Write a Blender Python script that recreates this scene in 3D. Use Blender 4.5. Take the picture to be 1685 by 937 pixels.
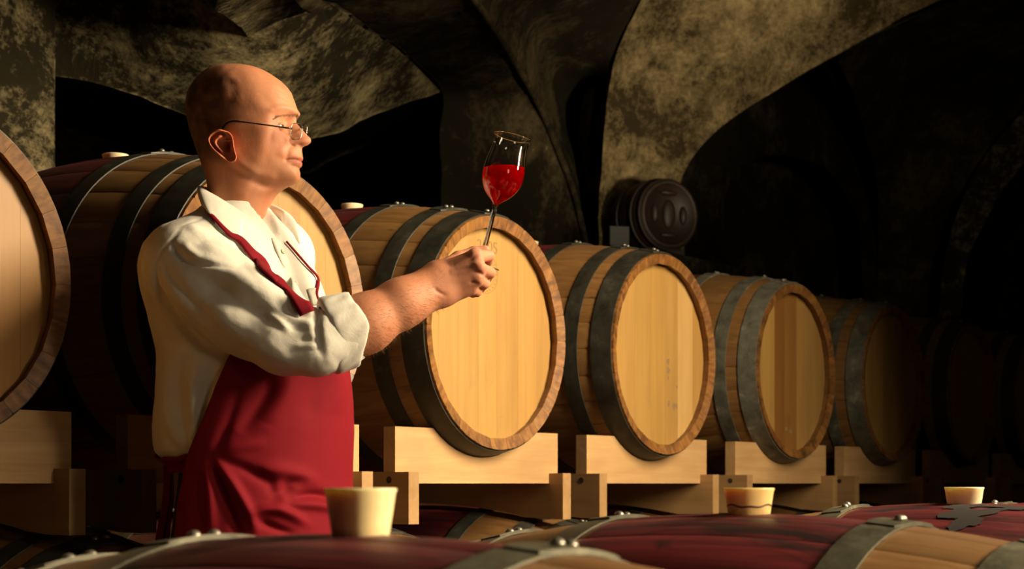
import bpy, bmesh, math, random
import numpy as np
from mathutils import Vector, Matrix
from mathutils.bvhtree import BVHTree

for o in list(bpy.data.objects):
    bpy.data.objects.remove(o)
SC = bpy.context.scene
COL = SC.collection
random.seed(7)
PI = math.pi
R = math.radians

# ------------------------------------------------------------------ camera
# cellar axes: x runs along the barrel rows, y across the aisle towards the back wall, z up
F = 2636.0                      # focal length in pixels (1685 wide frame)
CAMZ = 0.95
YAW = R(-54.0)
cs, sn = math.cos(R(54)), math.sin(R(54))
cam_d = bpy.data.cameras.new('camera')
cam = bpy.data.objects.new('camera', cam_d)
COL.objects.link(cam)
cam.location = (0, 0, CAMZ)
cam.rotation_euler = (PI / 2, 0, YAW)
cam_d.sensor_width = 36.0
cam_d.lens = F / 1685 * 36.0
cam_d.shift_y = (796 - 468.5) / 1685.0
cam_d.clip_start = 0.05
cam_d.clip_end = 100
cam_d.dof.use_dof = True
cam_d.dof.focus_distance = 2.9
cam_d.dof.aperture_fstop = 8.0
SC.camera = cam

def c2w(X, Z, h=0.0):
    """camera right / depth / height -> cellar coordinates"""
    return Vector((sn * Z + cs * X, cs * Z - sn * X, h))

# ------------------------------------------------------------------ world, lights, exposure
w = bpy.data.worlds.new('world')
SC.world = w
w.use_nodes = True
bg = w.node_tree.nodes['Background']
bg.inputs[0].default_value = (1.0, 0.72, 0.45, 1)
bg.inputs[1].default_value = 0.006
SC.view_settings.view_transform = 'Standard'
SC.view_settings.look = 'None'
SC.view_settings.exposure = 0.0
SC.view_settings.gamma = 1.0
SC.view_settings.use_curve_mapping = False

def area(name, pos, target, sx, sy, power, color, spread=180):
    d = bpy.data.lights.new(name, 'AREA')
    d.shape = 'RECTANGLE'
    d.size, d.size_y = sx, sy
    d.energy = power
    d.color = color
    d.spread = R(spread)
    o = bpy.data.objects.new(name, d)
    COL.objects.link(o)
    o.location = pos
    o.rotation_euler = (Vector(target) - Vector(pos)).to_track_quat('-Z', 'Y').to_euler()
    return o

def spot(name, pos, target, angle, power, color, blend=0.6, radius=0.1):
    d = bpy.data.lights.new(name, 'SPOT')
    d.energy = power
    d.color = color
    d.spot_size = R(angle)
    d.spot_blend = blend
    d.shadow_soft_size = radius
    o = bpy.data.objects.new(name, d)
    COL.objects.link(o)
    o.location = pos
    o.rotation_euler = (Vector(target) - Vector(pos)).to_track_quat('-Z', 'Y').to_euler()
    return o

WARM = (1.0, 0.80, 0.52)
area('key_softbox', c2w(2.2, 2.58, 2.35), c2w(-0.1, 3.46, 1.35), 0.40, 1.7, 88, WARM, 104)
area('strip_fill_light', c2w(2.4, 1.05, 1.75), c2w(-0.10, 1.42, 0.9), 0.25, 0.7, 12, WARM, 46)  # added unseen light for the foreground bungs and hoops the key misses
area('fill_softbox', c2w(1.3, 0.3, 1.55), c2w(-0.3, 3.6, 1.2), 0.5, 0.5, 1.5, (1.0, 0.80, 0.52), 110)
spot('vault_fill_spot', c2w(1.9, 3.2, 1.5), c2w(0.72, 6.4, 2.75), 34, 500, (1.0, 0.80, 0.52), 0.9, 0.15)  # added unseen spot that brightens the arch soffit beyond the key's spread
spot('web_fill_spot', c2w(0.9, 2.6, 1.9), c2w(-1.0, 4.4, 2.55), 50, 190, (1.0, 0.8, 0.52), 0.9, 0.15)  # added unseen spot to lift the left web and pillar
spot('bay_fill_spot', c2w(2.6, 6.3, 2.3), c2w(2.3, 9.0, 2.6), 75, 28, (1.0, 0.82, 0.55), 0.9, 0.3)  # faint unseen fill, added so the far bay stays readable

# ------------------------------------------------------------------ helpers
def tag(o, label=None, cat=None, group=None, kind=None):
    if label: o['label'] = label
    if cat: o['category'] = cat
    if group: o['group'] = group
    if kind: o['kind'] = kind
    return o

def mesh(name, verts, faces, mat=None, smooth=False):
    m = bpy.data.meshes.new(name)
    m.from_pydata([tuple(map(float, v)) for v in verts], [], [tuple(map(int, f)) for f in faces])
    if mat: m.materials.append(mat)
    if smooth:
        m.polygons.foreach_set('use_smooth', [True] * len(m.polygons))
    m.update()
    return m

def link(name, data, parent=None, loc=None, rot=None, color=None):
    o = bpy.data.objects.new(name, data)
    COL.objects.link(o)
    if parent: o.parent = parent
    if loc is not None: o.location = loc
    if rot is not None: o.rotation_euler = rot
    if color is not None: o.color = color
    return o

def bm_mesh(name, bm, mat=None, smooth=False):
    m = bpy.data.meshes.new(name)
    bmesh.ops.recalc_face_normals(bm, faces=bm.faces)
    bm.to_mesh(m)
    bm.free()
    if mat: m.materials.append(mat)
    if smooth:
        m.polygons.foreach_set('use_smooth', [True] * len(m.polygons))
    return m

def empty(name, loc, rz=0.0):
    o = bpy.data.objects.new(name, None)
    o.empty_display_size = 0.1
    COL.objects.link(o)
    o.location = loc
    o.rotation_euler = (0, 0, rz)
    return o

def box_mesh(name, sx, sy, sz, mat, bevel=0.002, c=(0, 0, 0)):
    bm = bmesh.new()
    bmesh.ops.create_cube(bm, size=1.0)
    bmesh.ops.scale(bm, vec=(sx, sy, sz), verts=bm.verts)
    bmesh.ops.translate(bm, vec=c, verts=bm.verts)
    if bevel:
        bmesh.ops.bevel(bm, geom=bm.edges[:], offset=bevel, segments=1, affect='EDGES')
    return bm_mesh(name, bm, mat)

def prism_mesh(name, poly, thick, mat, axis='y', bevel=0.0):
    """extrude a polygon given in (x,z) [axis y] or (y,z) [axis x], centred on the extrusion axis"""
    bm = bmesh.new()
    def P(p, d):
        return (p[0], d, p[1]) if axis == 'y' else (d, p[0], p[1])
    a = [bm.verts.new(P(p, -thick / 2)) for p in poly]
    b = [bm.verts.new(P(p, thick / 2)) for p in poly]
    n = len(poly)
    bm.faces.new(a)
    bm.faces.new(b[::-1])
    for i in range(n):
        bm.faces.new((a[i], b[i], b[(i + 1) % n], a[(i + 1) % n]))
    if bevel:
        es = [e for e in bm.edges if e.calc_face_angle(0) > 0.6]
        bmesh.ops.bevel(bm, geom=es, offset=bevel, segments=1, affect='EDGES')
    return bm_mesh(name, bm, mat)

def lathe(profile, n=48, cap=True):
    """profile [(r,z)] -> verts, faces around z"""
    V, Fc = [], []
    for r, z in profile:
        for k in range(n):
            a = 2 * PI * k / n
            V.append((r * math.cos(a), r * math.sin(a), z))
    m = len(profile)
    for i in range(m - 1):
        for k in range(n):
            Fc.append((i * n + k, i * n + (k + 1) % n, (i + 1) * n + (k + 1) % n, (i + 1) * n + k))
    if cap:
        if profile[0][0] > 1e-6: Fc.append(tuple(range(n - 1, -1, -1)))
        if profile[-1][0] > 1e-6: Fc.append(tuple((m - 1) * n + k for k in range(n)))
    return V, Fc

def tube(pts, radii, n=10, cap=True):
    pts = [Vector(p) for p in pts]
    if not hasattr(radii, '__len__'): radii = [radii] * len(pts)
    V, Fc = [], []
    up = None
    for i, p in enumerate(pts):
        d = (pts[min(i + 1, len(pts) - 1)] - pts[max(i - 1, 0)]).normalized()
        if up is None:
            up = d.orthogonal().normalized()
        up = (up - d * up.dot(d)).normalized()
        q = d.cross(up)
        for k in range(n):
            a = 2 * PI * k / n
            V.append(p + (up * math.cos(a) + q * math.sin(a)) * radii[i])
    for i in range(len(pts) - 1):
        for k in range(n):
            Fc.append((i * n + k, i * n + (k + 1) % n, (i + 1) * n + (k + 1) % n, (i + 1) * n + k))
    if cap:
        Fc.append(tuple(range(n - 1, -1, -1)))
        Fc.append(tuple((len(pts) - 1) * n + k for k in range(n)))
    return V, Fc

def _hash(ix, iy, iz, seed):
    h = (ix * 374761393 + iy * 668265263 + iz * 2147483647 + seed * 1274126177) & 0xffffffff
    h = ((h ^ (h >> 13)) * 1274126177) & 0xffffffff
    h = h ^ (h >> 16)
    return (h & 0xffff) / 65535.0 * 2 - 1

def vnoise(p, seed=0):
    p = np.asarray(p, float)
    i = np.floor(p).astype(np.int64)
    f = p - i
    u = f * f * (3 - 2 * f)
    r = 0
    for dx in (0, 1):
        for dy in (0, 1):
            for dz in (0, 1):
                wgt = (u[..., 0] if dx else 1 - u[..., 0]) * (u[..., 1] if dy else 1 - u[..., 1]) * (u[..., 2] if dz else 1 - u[..., 2])
                r = r + wgt * _hash(i[..., 0] + dx, i[..., 1] + dy, i[..., 2] + dz, seed)
    return r

def fbm(p, oct=3, seed=0):
    p = np.asarray(p, float)
    r, a = 0, 1.0
    for k in range(oct):
        r = r + a * vnoise(p * (2 ** k), seed + k)
        a *= 0.5
    return r

# ------------------------------------------------------------------ materials
class NT:
    def __init__(self, name):
        self.m = bpy.data.materials.new(name)
        self.m.use_nodes = True
        self.t = self.m.node_tree
        self.b = self.t.nodes['Principled BSDF']
    def n(self, kind, **kw):
        x = self.t.nodes.new(kind)
        for k, v in kw.items():
            if k.startswith('i_'):
                x.inputs[k[2:].replace('_', ' ')].default_value = v
            else:
                setattr(x, k, v)
        return x
    def l(self, a, b):
        self.t.links.new(a, b)
    def coord(self, kind='Object', scale=(1, 1, 1), rnd=False):
        tc = self.n('ShaderNodeTexCoord')
        mp = self.n('ShaderNodeMapping')
        mp.inputs['Scale'].default_value = scale
        self.l(tc.outputs[kind], mp.inputs['Vector'])
        if rnd:
            oi = self.n('ShaderNodeObjectInfo')
            mu = self.n('ShaderNodeMath', operation='MULTIPLY')
            mu.inputs[1].default_value = 37.0
            self.l(oi.outputs['Random'], mu.inputs[0])
            cb = self.n('ShaderNodeCombineXYZ')
            for k in range(3): self.l(mu.outputs[0], cb.inputs[k])
            self.l(cb.outputs[0], mp.inputs['Location'])
        return mp.outputs[0]
    def noise(self, vec, scale, detail=4, rough=0.6, dist=0.0):
        x = self.n('ShaderNodeTexNoise')
        x.inputs['Scale'].default_value = scale
        x.inputs['Detail'].default_value = detail
        x.inputs['Roughness'].default_value = rough
        x.inputs['Distortion'].default_value = dist
        if vec is not None: self.l(vec, x.inputs['Vector'])
        return x.outputs['Fac']
    def ramp(self, fac, stops):
        x = self.n('ShaderNodeValToRGB')
        e = x.color_ramp.elements
        while len(e) < len(stops): e.new(0.5)
        for i, (p, c) in enumerate(stops):
            e[i].position = p
            e[i].color = (c[0], c[1], c[2], 1) if hasattr(c, '__len__') else (c, c, c, 1)
        self.l(fac, x.inputs[0])
        return x.outputs[0]
    def mix(self, fac, a, b, mode='MIX'):
        x = self.n('ShaderNodeMix', data_type='RGBA', blend_type=mode)
        def put(s, v):
            if hasattr(v, 'is_output') or hasattr(v, 'links'): self.l(v, s)
            elif hasattr(v, '__len__'): s.default_value = (v[0], v[1], v[2], 1)
            else: s.default_value = v
        put(x.inputs[0], fac)
        put(x.inputs[6], a)
        put(x.inputs[7], b)
        return x.outputs[2]
    def math(self, op, a, b=None, clamp=False):
        x = self.n('ShaderNodeMath', operation=op)
        x.use_clamp = clamp
        for k, v in enumerate((a, b)):
            if v is None: continue
            if hasattr(v, 'links'): self.l(v, x.inputs[k])
            else: x.inputs[k].default_value = v
        return x.outputs[0]
    def bump(self, h, strength=0.2, dist=0.01):
        x = self.n('ShaderNodeBump')
        x.inputs['Strength'].default_value = strength
        x.inputs['Distance'].default_value = dist
        self.l(h, x.inputs['Height'])
        self.l(x.outputs[0], self.b.inputs['Normal'])
    def set(self, **kw):
        for k, v in kw.items():
            s = self.b.inputs[k.replace('_', ' ')]
            if hasattr(v, 'links'): self.l(v, s)
            elif hasattr(v, '__len__'): s.default_value = (v[0], v[1], v[2], 1)
            else: s.default_value = v
        return self

def wood(name, dark, light, along='y', rough=0.55, fine=1.0, bump=0.12):
    t = NT(name)
    sc = {'y': (22, 1.3, 22), 'z': (22, 22, 1.3), 'x': (1.3, 22, 22)}[along]
    v = t.coord('Object', sc, rnd=True)
    g = t.noise(v, 1.6 * fine, 6, 0.65, 0.6)
    v2 = t.coord('Object', (2.5, 2.5, 2.5), rnd=True)
    big = t.noise(v2, 1.2, 3, 0.5)
    col = t.ramp(g, [(0.3, dark), (0.72, light)])
    col = t.mix(t.ramp(big, [(0.35, 0.0), (0.75, 0.55)]), col, [c * 0.6 for c in dark], 'MIX')
    oi = t.n('ShaderNodeObjectInfo')
    col = t.mix(1.0, col, oi.outputs['Color'], 'MULTIPLY')
    t.set(Base_Color=col, Roughness=rough)
    t.bump(g, bump, 0.004)
    return t

def oak_stave(name, stained):
    t = NT(name)
    v = t.coord('Object', (30, 1.5, 30), rnd=True)
    g = t.noise(v, 1.5, 6, 0.65, 0.5)
    v2 = t.coord('Object', (5, 2.2, 5), rnd=True)
    big = t.noise(v2, 1.3, 4, 0.6)
    col = t.ramp(g, [(0.28, (0.145, 0.066, 0.019)), (0.75, (0.30, 0.158, 0.050))])
    col = t.mix(t.ramp(big, [(0.38, 0.0), (0.72, 0.6)]), col, (0.17, 0.085, 0.03))
    vs = t.coord('Object', (60, 4, 60), rnd=True)
    sp = t.noise(vs, 1.0, 3, 0.5)
    col = t.mix(t.ramp(sp, [(0.66, 0.0), (0.74, 0.6)]), col, (0.05, 0.028, 0.012))
    tc = t.n('ShaderNodeTexCoord')
    sx = t.n('ShaderNodeSeparateXYZ')
    t.l(tc.outputs['Object'], sx.inputs[0])
    ay = t.math('ABSOLUTE', sx.outputs[1])
    if stained:
        lim = t.math('ADD', ay, t.math('MULTIPLY', g, 0.006))
        msk = t.ramp(lim, [(0.168, 1.0), (0.176, 0.0)])
        red = t.ramp(g, [(0.34, (0.036, 0.004, 0.005)), (0.68, (0.18, 0.020, 0.022))])
        red = t.mix(t.ramp(t.noise(t.coord('Object', (9, 4, 9), rnd=True), 1.2, 4, 0.6, 0.8), [(0.55, 0.0), (0.62, 0.9)]), red, (0.018, 0.008, 0.008))
        col = t.mix(msk, col, red)
    # toasted chime and end grain
    end = t.ramp(t.math('ADD', ay, t.math('MULTIPLY', big, 0.006)), [(0.458, 0.0), (0.467, 1.0)])
    v3 = t.coord('Object', (70, 70, 9), rnd=True)
    eg = t.noise(v3, 1.2, 4, 0.6)
    ecol = t.ramp(eg, [(0.3, (0.12, 0.046, 0.010)), (0.7, (0.31, 0.140, 0.034))])
    ecol = t.mix(t.ramp(t.noise(t.coord('Object', (16, 16, 16), rnd=True), 1.2, 4, 0.65), [(0.5, 0.0), (0.68, 0.75)]), ecol, (0.055, 0.02, 0.006))
    col = t.mix(end, col, ecol)
    oi = t.n('ShaderNodeObjectInfo')
    col = t.mix(1.0, col, oi.outputs['Color'], 'MULTIPLY')
    t.set(Base_Color=col, Roughness=t.ramp(big, [(0.3, 0.42), (0.7, 0.62)]))
    t.bump(g, 0.10, 0.003)
    return t.m

M = {}
M['stave'] = oak_stave('oak_stave_wood', True)
t = NT('oak_head_wood')
v = t.coord('Object', (26, 26, 1.2), rnd=True)
g = t.noise(v, 1.5, 6, 0.62, 0.5)
col = t.ramp(g, [(0.25, (0.325, 0.178, 0.045)), (0.78, (0.425, 0.252, 0.075))])
big = t.noise(t.coord('Object', (7, 7, 2.2), rnd=True), 1.2, 4, 0.6)
col = t.mix(t.ramp(big, [(0.42, 0.0), (0.75, 0.5)]), col, (0.27, 0.145, 0.04))
stn = t.noise(t.coord('Object', (11, 11, 7), rnd=True), 1.1, 5, 0.65, 0.4)
tc = t.n('ShaderNodeTexCoord')
sx = t.n('ShaderNodeSeparateXYZ')
t.l(tc.outputs['Object'], sx.inputs[0])
low = t.ramp(t.math('MULTIPLY', sx.outputs[2], -1.0), [(0.02, 0.0), (0.14, 1.0)])
col = t.mix(t.math('MULTIPLY', t.ramp(stn, [(0.56, 0.0), (0.74, 0.55)]), low), col, (0.20, 0.13, 0.06))
oi = t.n('ShaderNodeObjectInfo')
col = t.mix(1.0, col, oi.outputs['Color'], 'MULTIPLY')
t.set(Base_Color=col, Roughness=0.5)
t.bump(g, 0.06, 0.002)
M['head'] = t.m

t = NT('hoop_steel')
v = t.coord('Object', (1, 1, 1), rnd=True)
a = t.noise(v, 16, 6, 0.7, 0.3)
b = t.noise(t.coord('Object', (40, 90, 40), rnd=True), 1.0, 4, 0.6)
col = t.ramp(a, [(0.32, (0.030, 0.029, 0.024)), (0.60, (0.070, 0.068, 0.055)), (0.82, (0.20, 0.19, 0.155))])
col = t.mix(t.ramp(b, [(0.58, 0.0), (0.75, 0.5)]), col, (0.09, 0.05, 0.026))
oi = t.n('ShaderNodeObjectInfo')
col = t.mix(1.0, col, oi.outputs['Color'], 'MULTIPLY')
t.set(Base_Color=col, Metallic=0.35, Roughness=t.ramp(a, [(0.3, 0.42), (0.7, 0.6)]))
t.bump(b, 0.08, 0.002)
M['hoop'] = t.m
t = NT('rivet_steel').set(Base_Color=(0.32, 0.30, 0.25), Metallic=0.8, Roughness=0.4)
M['rivet'] = t.m

t = NT('bung_silicone')
v = t.coord('Object', (1, 1, 1), rnd=True)
a = t.noise(v, 40, 4, 0.6)
tc = t.n('ShaderNodeTexCoord')
sx = t.n('ShaderNodeSeparateXYZ')
t.l(tc.outputs['Object'], sx.inputs[0])
zl = t.math('ADD', sx.outputs[2], t.math('MULTIPLY', a, 0.006))
stain = t.ramp(zl, [(0.004, 1.0), (0.012, 0.0)])
oi = t.n('ShaderNodeObjectInfo')
col = t.mix(1.0, t.ramp(a, [(0.3, (0.82, 0.66, 0.38)), (0.7, (0.88, 0.74, 0.46))]), oi.outputs['Color'], 'MULTIPLY')
col = t.mix(t.math('MULTIPLY', stain, t.ramp(a, [(0.45, 0.1), (0.65, 0.7)])), col, (0.30, 0.08, 0.03))
t.set(Base_Color=col, Roughness=0.38)
t.b.inputs['Subsurface Weight'].default_value = 0.45
t.b.inputs['Subsurface Radius'].default_value = (0.012, 0.009, 0.005)
t.b.inputs['Subsurface Scale'].default_value = 1.0
M['bung'] = t.m
M['bung_clean'] = t.m.copy()
for nd in M['bung_clean'].node_tree.nodes:
    if nd.type == 'VALTORGB' and abs(nd.color_ramp.elements[0].position - 0.004) < 1e-5:
        nd.color_ramp.elements[0].color = (0, 0, 0, 1)
M['spill'] = NT('dried_black_spill').set(Base_Color=(0.010, 0.006, 0.005), Roughness=0.95).m
M['wine_line'] = NT('dried_wine').set(Base_Color=(0.09, 0.02, 0.012), Roughness=0.5).m

M['beam'] = wood('spruce_beam', (0.46, 0.26, 0.105), (0.62, 0.39, 0.18), 'x', 0.6).m
M['rail'] = wood('spruce_rail', (0.40, 0.23, 0.09), (0.56, 0.35, 0.16), 'y', 0.6).m
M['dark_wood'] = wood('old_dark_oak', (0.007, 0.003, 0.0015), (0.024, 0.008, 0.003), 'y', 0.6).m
M['dark_hole'] = NT('dowel_hole').set(Base_Color=(0.03, 0.018, 0.01), Roughness=0.9).m
M['brand'] = NT('branded_mark').set(Base_Color=(0.26, 0.145, 0.05), Roughness=0.7).m
M['ink'] = NT('faded_ink_mark').set(Base_Color=(0.22, 0.14, 0.07), Roughness=0.7).m

def plaster(name, clean, mould, lo, hi, stretch=(1, 1, 1), wlo=0.60, bmp=0.55, off=(0, 0, 0)):
    t = NT(name)
    v = t.coord('Object', stretch)
    v.node.inputs['Location'].default_value = off
    a = t.noise(v, 1.7, 9, 0.72, 0.25)
    b = t.noise(t.coord('Object'), 42, 6, 0.78)
    c = t.noise(t.coord('Object'), 6.5, 6, 0.7, 0.6)
    k = t.math('ADD', t.math('MULTIPLY', a, 0.55), t.math('MULTIPLY', c, 0.25))
    k = t.math('ADD', k, t.math('MULTIPLY', b, 0.26))
    f = t.ramp(k, [(lo, 0.0), (hi, 1.0)])
    cl = t.ramp(c, [(0.3, [x * 0.72 for x in clean]), (0.7, clean)])
    col = t.mix(f, mould, cl)
    white = t.ramp(t.math('ADD', t.math('MULTIPLY', a, 0.55), t.math('MULTIPLY', c, 0.45)), [(wlo, 0.0), (wlo + 0.04, 0.75)])
    col = t.mix(white, col, (0.50, 0.42, 0.27))
    t.set(Base_Color=col, Roughness=0.92)
    t.b.inputs['Specular IOR Level'].default_value = 0.05
    t.bump(t.math('ADD', t.math('MULTIPLY', b, 0.35), c), bmp, 0.05)
    return t.m

M['plaster'] = plaster('mouldy_lime_plaster', (0.30, 0.245, 0.13), (0.018, 0.015, 0.008), 0.51, 0.63, (0.8, 0.8, 1.3), 0.66, 0.55, (0.7, 1.9, 0.4))
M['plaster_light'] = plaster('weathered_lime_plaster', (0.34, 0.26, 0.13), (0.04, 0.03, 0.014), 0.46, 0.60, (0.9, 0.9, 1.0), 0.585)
M['plaster_dark'] = plaster('dark_cellar_plaster', (0.12, 0.09, 0.045), (0.012, 0.010, 0.006), 0.52, 0.74, (1, 1, 1), 0.64, 0.25)  # darker plaster tone for the pier, recess, far bay and outer walls
M['floor'] = plaster('cellar_floor', (0.10, 0.08, 0.05), (0.03, 0.024, 0.016), 0.4, 0.7)

# ------------------------------------------------------------------ cellar shell
T0 = 1.09
def at(px, py, t):
    """point seen at a pixel of the photograph, on the plane y = t of the cellar"""
    t = t * T0
    a = (px - 842.5) / F
    lam = t / (cs - sn * a)
    return (lam * (sn + cs * a), t, CAMZ + (796 - py) / F * lam)

def cr(P, u):
    """Catmull-Rom through points P (n,3) at u in [0,n-1]"""
    n = len(P)
    i = np.clip(np.floor(u).astype(int), 0, n - 2)
    f = (u - i)[:, None]
    g = lambda k: P[np.clip(k, 0, n - 1)]
    p0, p1, p2, p3 = g(i - 1), g(i), g(i + 1), g(i + 2)
    p0 = np.where((i == 0)[:, None], 2 * p1 - p2, p0)
    p3 = np.where((i == n - 2)[:, None], 2 * p2 - p1, p3)
    return 0.5 * (2 * p1 + (p2 - p0) * f + (2 * p0 - 5 * p1 + 4 * p2 - p3) * f ** 2 + (3 * p1 - p0 - 3 * p2 + p3) * f ** 3)

def patch(name, rows, mat, nu=70, nv=50, rough=0.018, seed=0, thick=0.12):
    G = np.array([[at(*p) for p in r] for r in rows])
    nr, nc = G.shape[:2]
    A = np.stack([cr(G[i], np.linspace(0, nc - 1, nu)) for i in range(nr)])
    B = np.stack([cr(A[:, j], np.linspace(0, nr - 1, nv)) for j in range(nu)], axis=1)
    nrm = np.cross(np.gradient(B, axis=1), np.gradient(B, axis=0))
    nrm /= np.linalg.norm(nrm, axis=2, keepdims=True) + 1e-9
    d = fbm(B * 3.0, 4, seed) * rough
    B = B + nrm * d[..., None]
    V = B.reshape(-1, 3)
    Fc = [(i * nu + j, i * nu + j + 1, (i + 1) * nu + j + 1, (i + 1) * nu + j) for i in range(nv - 1) for j in range(nu - 1)]
    # skirt going away from the camera gives the vault its thickness
    back = V.copy()
    back[:, 0] += thick * 0.8
    back[:, 1] += thick
    off = len(V)
    border = [i * nu for i in range(nv)] + [(nv - 1) * nu + j for j in range(1, nu)] + [i * nu + nu - 1 for i in range(nv - 2, -1, -1)] + [j for j in range(nu - 2, 0, -1)]
    allv = np.concatenate([V, back[border]])
    nb = len(border)
    for k in range(nb):
        k2 = (k + 1) % nb
        Fc.append((border[k], off + k, off + k2, border[k2]))
    o = link(name, mesh(name, allv, Fc, mat, True))
    tag(o, kind='structure')
    return o

# web of the left bay (mottled, lit), down to the two low openings
patch('ceiling', [
    [(20, 120, 3.65), (97, 127, 3.62), (187, 143, 3.56), (287, 177, 3.5), (430, 240, 3.5), (540, 225, 3.5), (631, 188, 3.5), (726, 151, 3.5)],
    [(20, 60, 3.62), (97, 62, 3.58), (187, 72, 3.48), (287, 95, 3.34), (420, 128, 3.25), (520, 120, 3.22), (598, 98, 3.26), (666, 91, 3.3)],
    [(20, -10, 3.6), (97, -10, 3.52), (187, -5, 3.38), (287, 5, 3.18), (390, 18, 3.05), (470, 15, 3.0), (540, 8, 3.0), (592, 33, 3.1)],
    [(20, -90, 3.58), (97, -90, 3.45), (187, -90, 3.27), (260, -85, 3.06), (340, -80, 2.88), (410, -75, 2.76), (470, -60, 2.72), (510, -15, 2.85)],
    [(0, -320, 3.4), (70, -320, 3.2), (150, -320, 2.95), (210, -320, 2.72), (270, -320, 2.52), (330, -310, 2.38), (370, -280, 2.3), (400, -150, 2.3)],
], M['plaster'], 110, 90, 0.022, 1, 0.6)
# darker pier face between the groin edge and the arch edge
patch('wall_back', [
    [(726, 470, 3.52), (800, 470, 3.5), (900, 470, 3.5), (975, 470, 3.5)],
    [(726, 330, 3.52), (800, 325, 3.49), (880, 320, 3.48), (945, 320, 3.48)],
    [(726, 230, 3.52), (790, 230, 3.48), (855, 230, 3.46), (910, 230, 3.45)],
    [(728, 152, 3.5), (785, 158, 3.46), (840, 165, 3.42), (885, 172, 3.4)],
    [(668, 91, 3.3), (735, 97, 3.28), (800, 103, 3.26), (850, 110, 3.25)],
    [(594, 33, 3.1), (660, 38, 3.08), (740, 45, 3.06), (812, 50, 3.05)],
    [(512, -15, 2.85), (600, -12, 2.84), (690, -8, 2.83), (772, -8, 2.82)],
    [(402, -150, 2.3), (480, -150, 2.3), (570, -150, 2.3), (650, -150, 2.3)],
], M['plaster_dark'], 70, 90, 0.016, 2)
# rounded moulding that follows the arch edge
E = [(968, 420, 3.47), (945, 320, 3.46), (911, 230, 3.43), (886, 172, 3.38), (851, 110, 3.23), (813, 50, 3.03), (773, -8, 2.8), (655, -150, 2.28)]
Ep = cr(np.array([at(*p) for p in E]), np.linspace(0, len(E) - 1, 60))
V, Fc = tube(Ep, 0.014, 8)
tag(link('trim_1', mesh('trim_1', V, Fc, M['plaster_dark'], True)), kind='structure')
# recess between arch edge and the bright soffit
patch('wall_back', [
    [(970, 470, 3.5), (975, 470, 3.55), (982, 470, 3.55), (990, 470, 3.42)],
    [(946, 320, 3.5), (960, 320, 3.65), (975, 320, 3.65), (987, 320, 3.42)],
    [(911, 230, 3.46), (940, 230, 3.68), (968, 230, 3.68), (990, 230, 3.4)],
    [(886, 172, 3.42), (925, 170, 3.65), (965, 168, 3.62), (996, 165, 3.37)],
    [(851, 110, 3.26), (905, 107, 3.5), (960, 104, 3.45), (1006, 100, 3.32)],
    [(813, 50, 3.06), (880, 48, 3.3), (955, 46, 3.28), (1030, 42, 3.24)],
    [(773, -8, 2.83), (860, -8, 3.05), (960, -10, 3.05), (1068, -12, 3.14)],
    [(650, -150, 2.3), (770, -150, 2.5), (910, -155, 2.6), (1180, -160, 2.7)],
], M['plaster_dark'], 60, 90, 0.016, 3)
# bright weathered arch soffit springing from the pier
patch('ceiling', [
    [(988, 470, 3.42), (1030, 470, 3.4), (1085, 470, 3.36), (1130, 470, 3.32)],
    [(985, 370, 3.42), (1025, 365, 3.4), (1080, 360, 3.35), (1126, 355, 3.3)],
    [(987, 270, 3.41), (1028, 272, 3.38), (1080, 278, 3.31), (1126, 286, 3.23)],
    [(996, 165, 3.37), (1050, 180, 3.32), (1115, 197, 3.22), (1180, 215, 3.07)],
    [(1012, 88, 3.31), (1085, 105, 3.24), (1185, 122, 3.05), (1285, 143, 2.79)],
    [(1045, 25, 3.2), (1150, 35, 3.08), (1280, 48, 2.8), (1400, 75, 2.5)],
    [(1080, -30, 3.08), (1210, -35, 2.9), (1360, -20, 2.6), (1490, 26, 2.29)],
    [(1200, -170, 2.65), (1350, -160, 2.45), (1500, -130, 2.2), (1690, -60, 1.9)],
], M['plaster_light'], 90, 110, 0.022, 4, 0.3)
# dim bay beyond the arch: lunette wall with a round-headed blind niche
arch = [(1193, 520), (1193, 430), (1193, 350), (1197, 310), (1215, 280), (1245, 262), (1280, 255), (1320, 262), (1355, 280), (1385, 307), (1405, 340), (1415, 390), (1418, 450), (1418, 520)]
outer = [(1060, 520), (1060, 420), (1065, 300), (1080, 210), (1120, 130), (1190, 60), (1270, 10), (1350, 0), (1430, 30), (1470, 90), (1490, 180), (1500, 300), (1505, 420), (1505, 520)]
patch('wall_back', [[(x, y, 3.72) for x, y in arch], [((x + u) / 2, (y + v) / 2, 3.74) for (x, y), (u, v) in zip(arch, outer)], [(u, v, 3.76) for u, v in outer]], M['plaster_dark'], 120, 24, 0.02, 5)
patch('wall_back', [[(1150, 540, 3.95), (1300, 540, 3.95), (1450, 540, 3.95)], [(1150, 380, 3.95), (1300, 380, 3.97), (1450, 380, 3.95)], [(1150, 200, 3.95), (1300, 200, 3.95), (1450, 200, 3.95)]], M['plaster_dark'], 40, 40, 0.015, 6)
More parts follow.
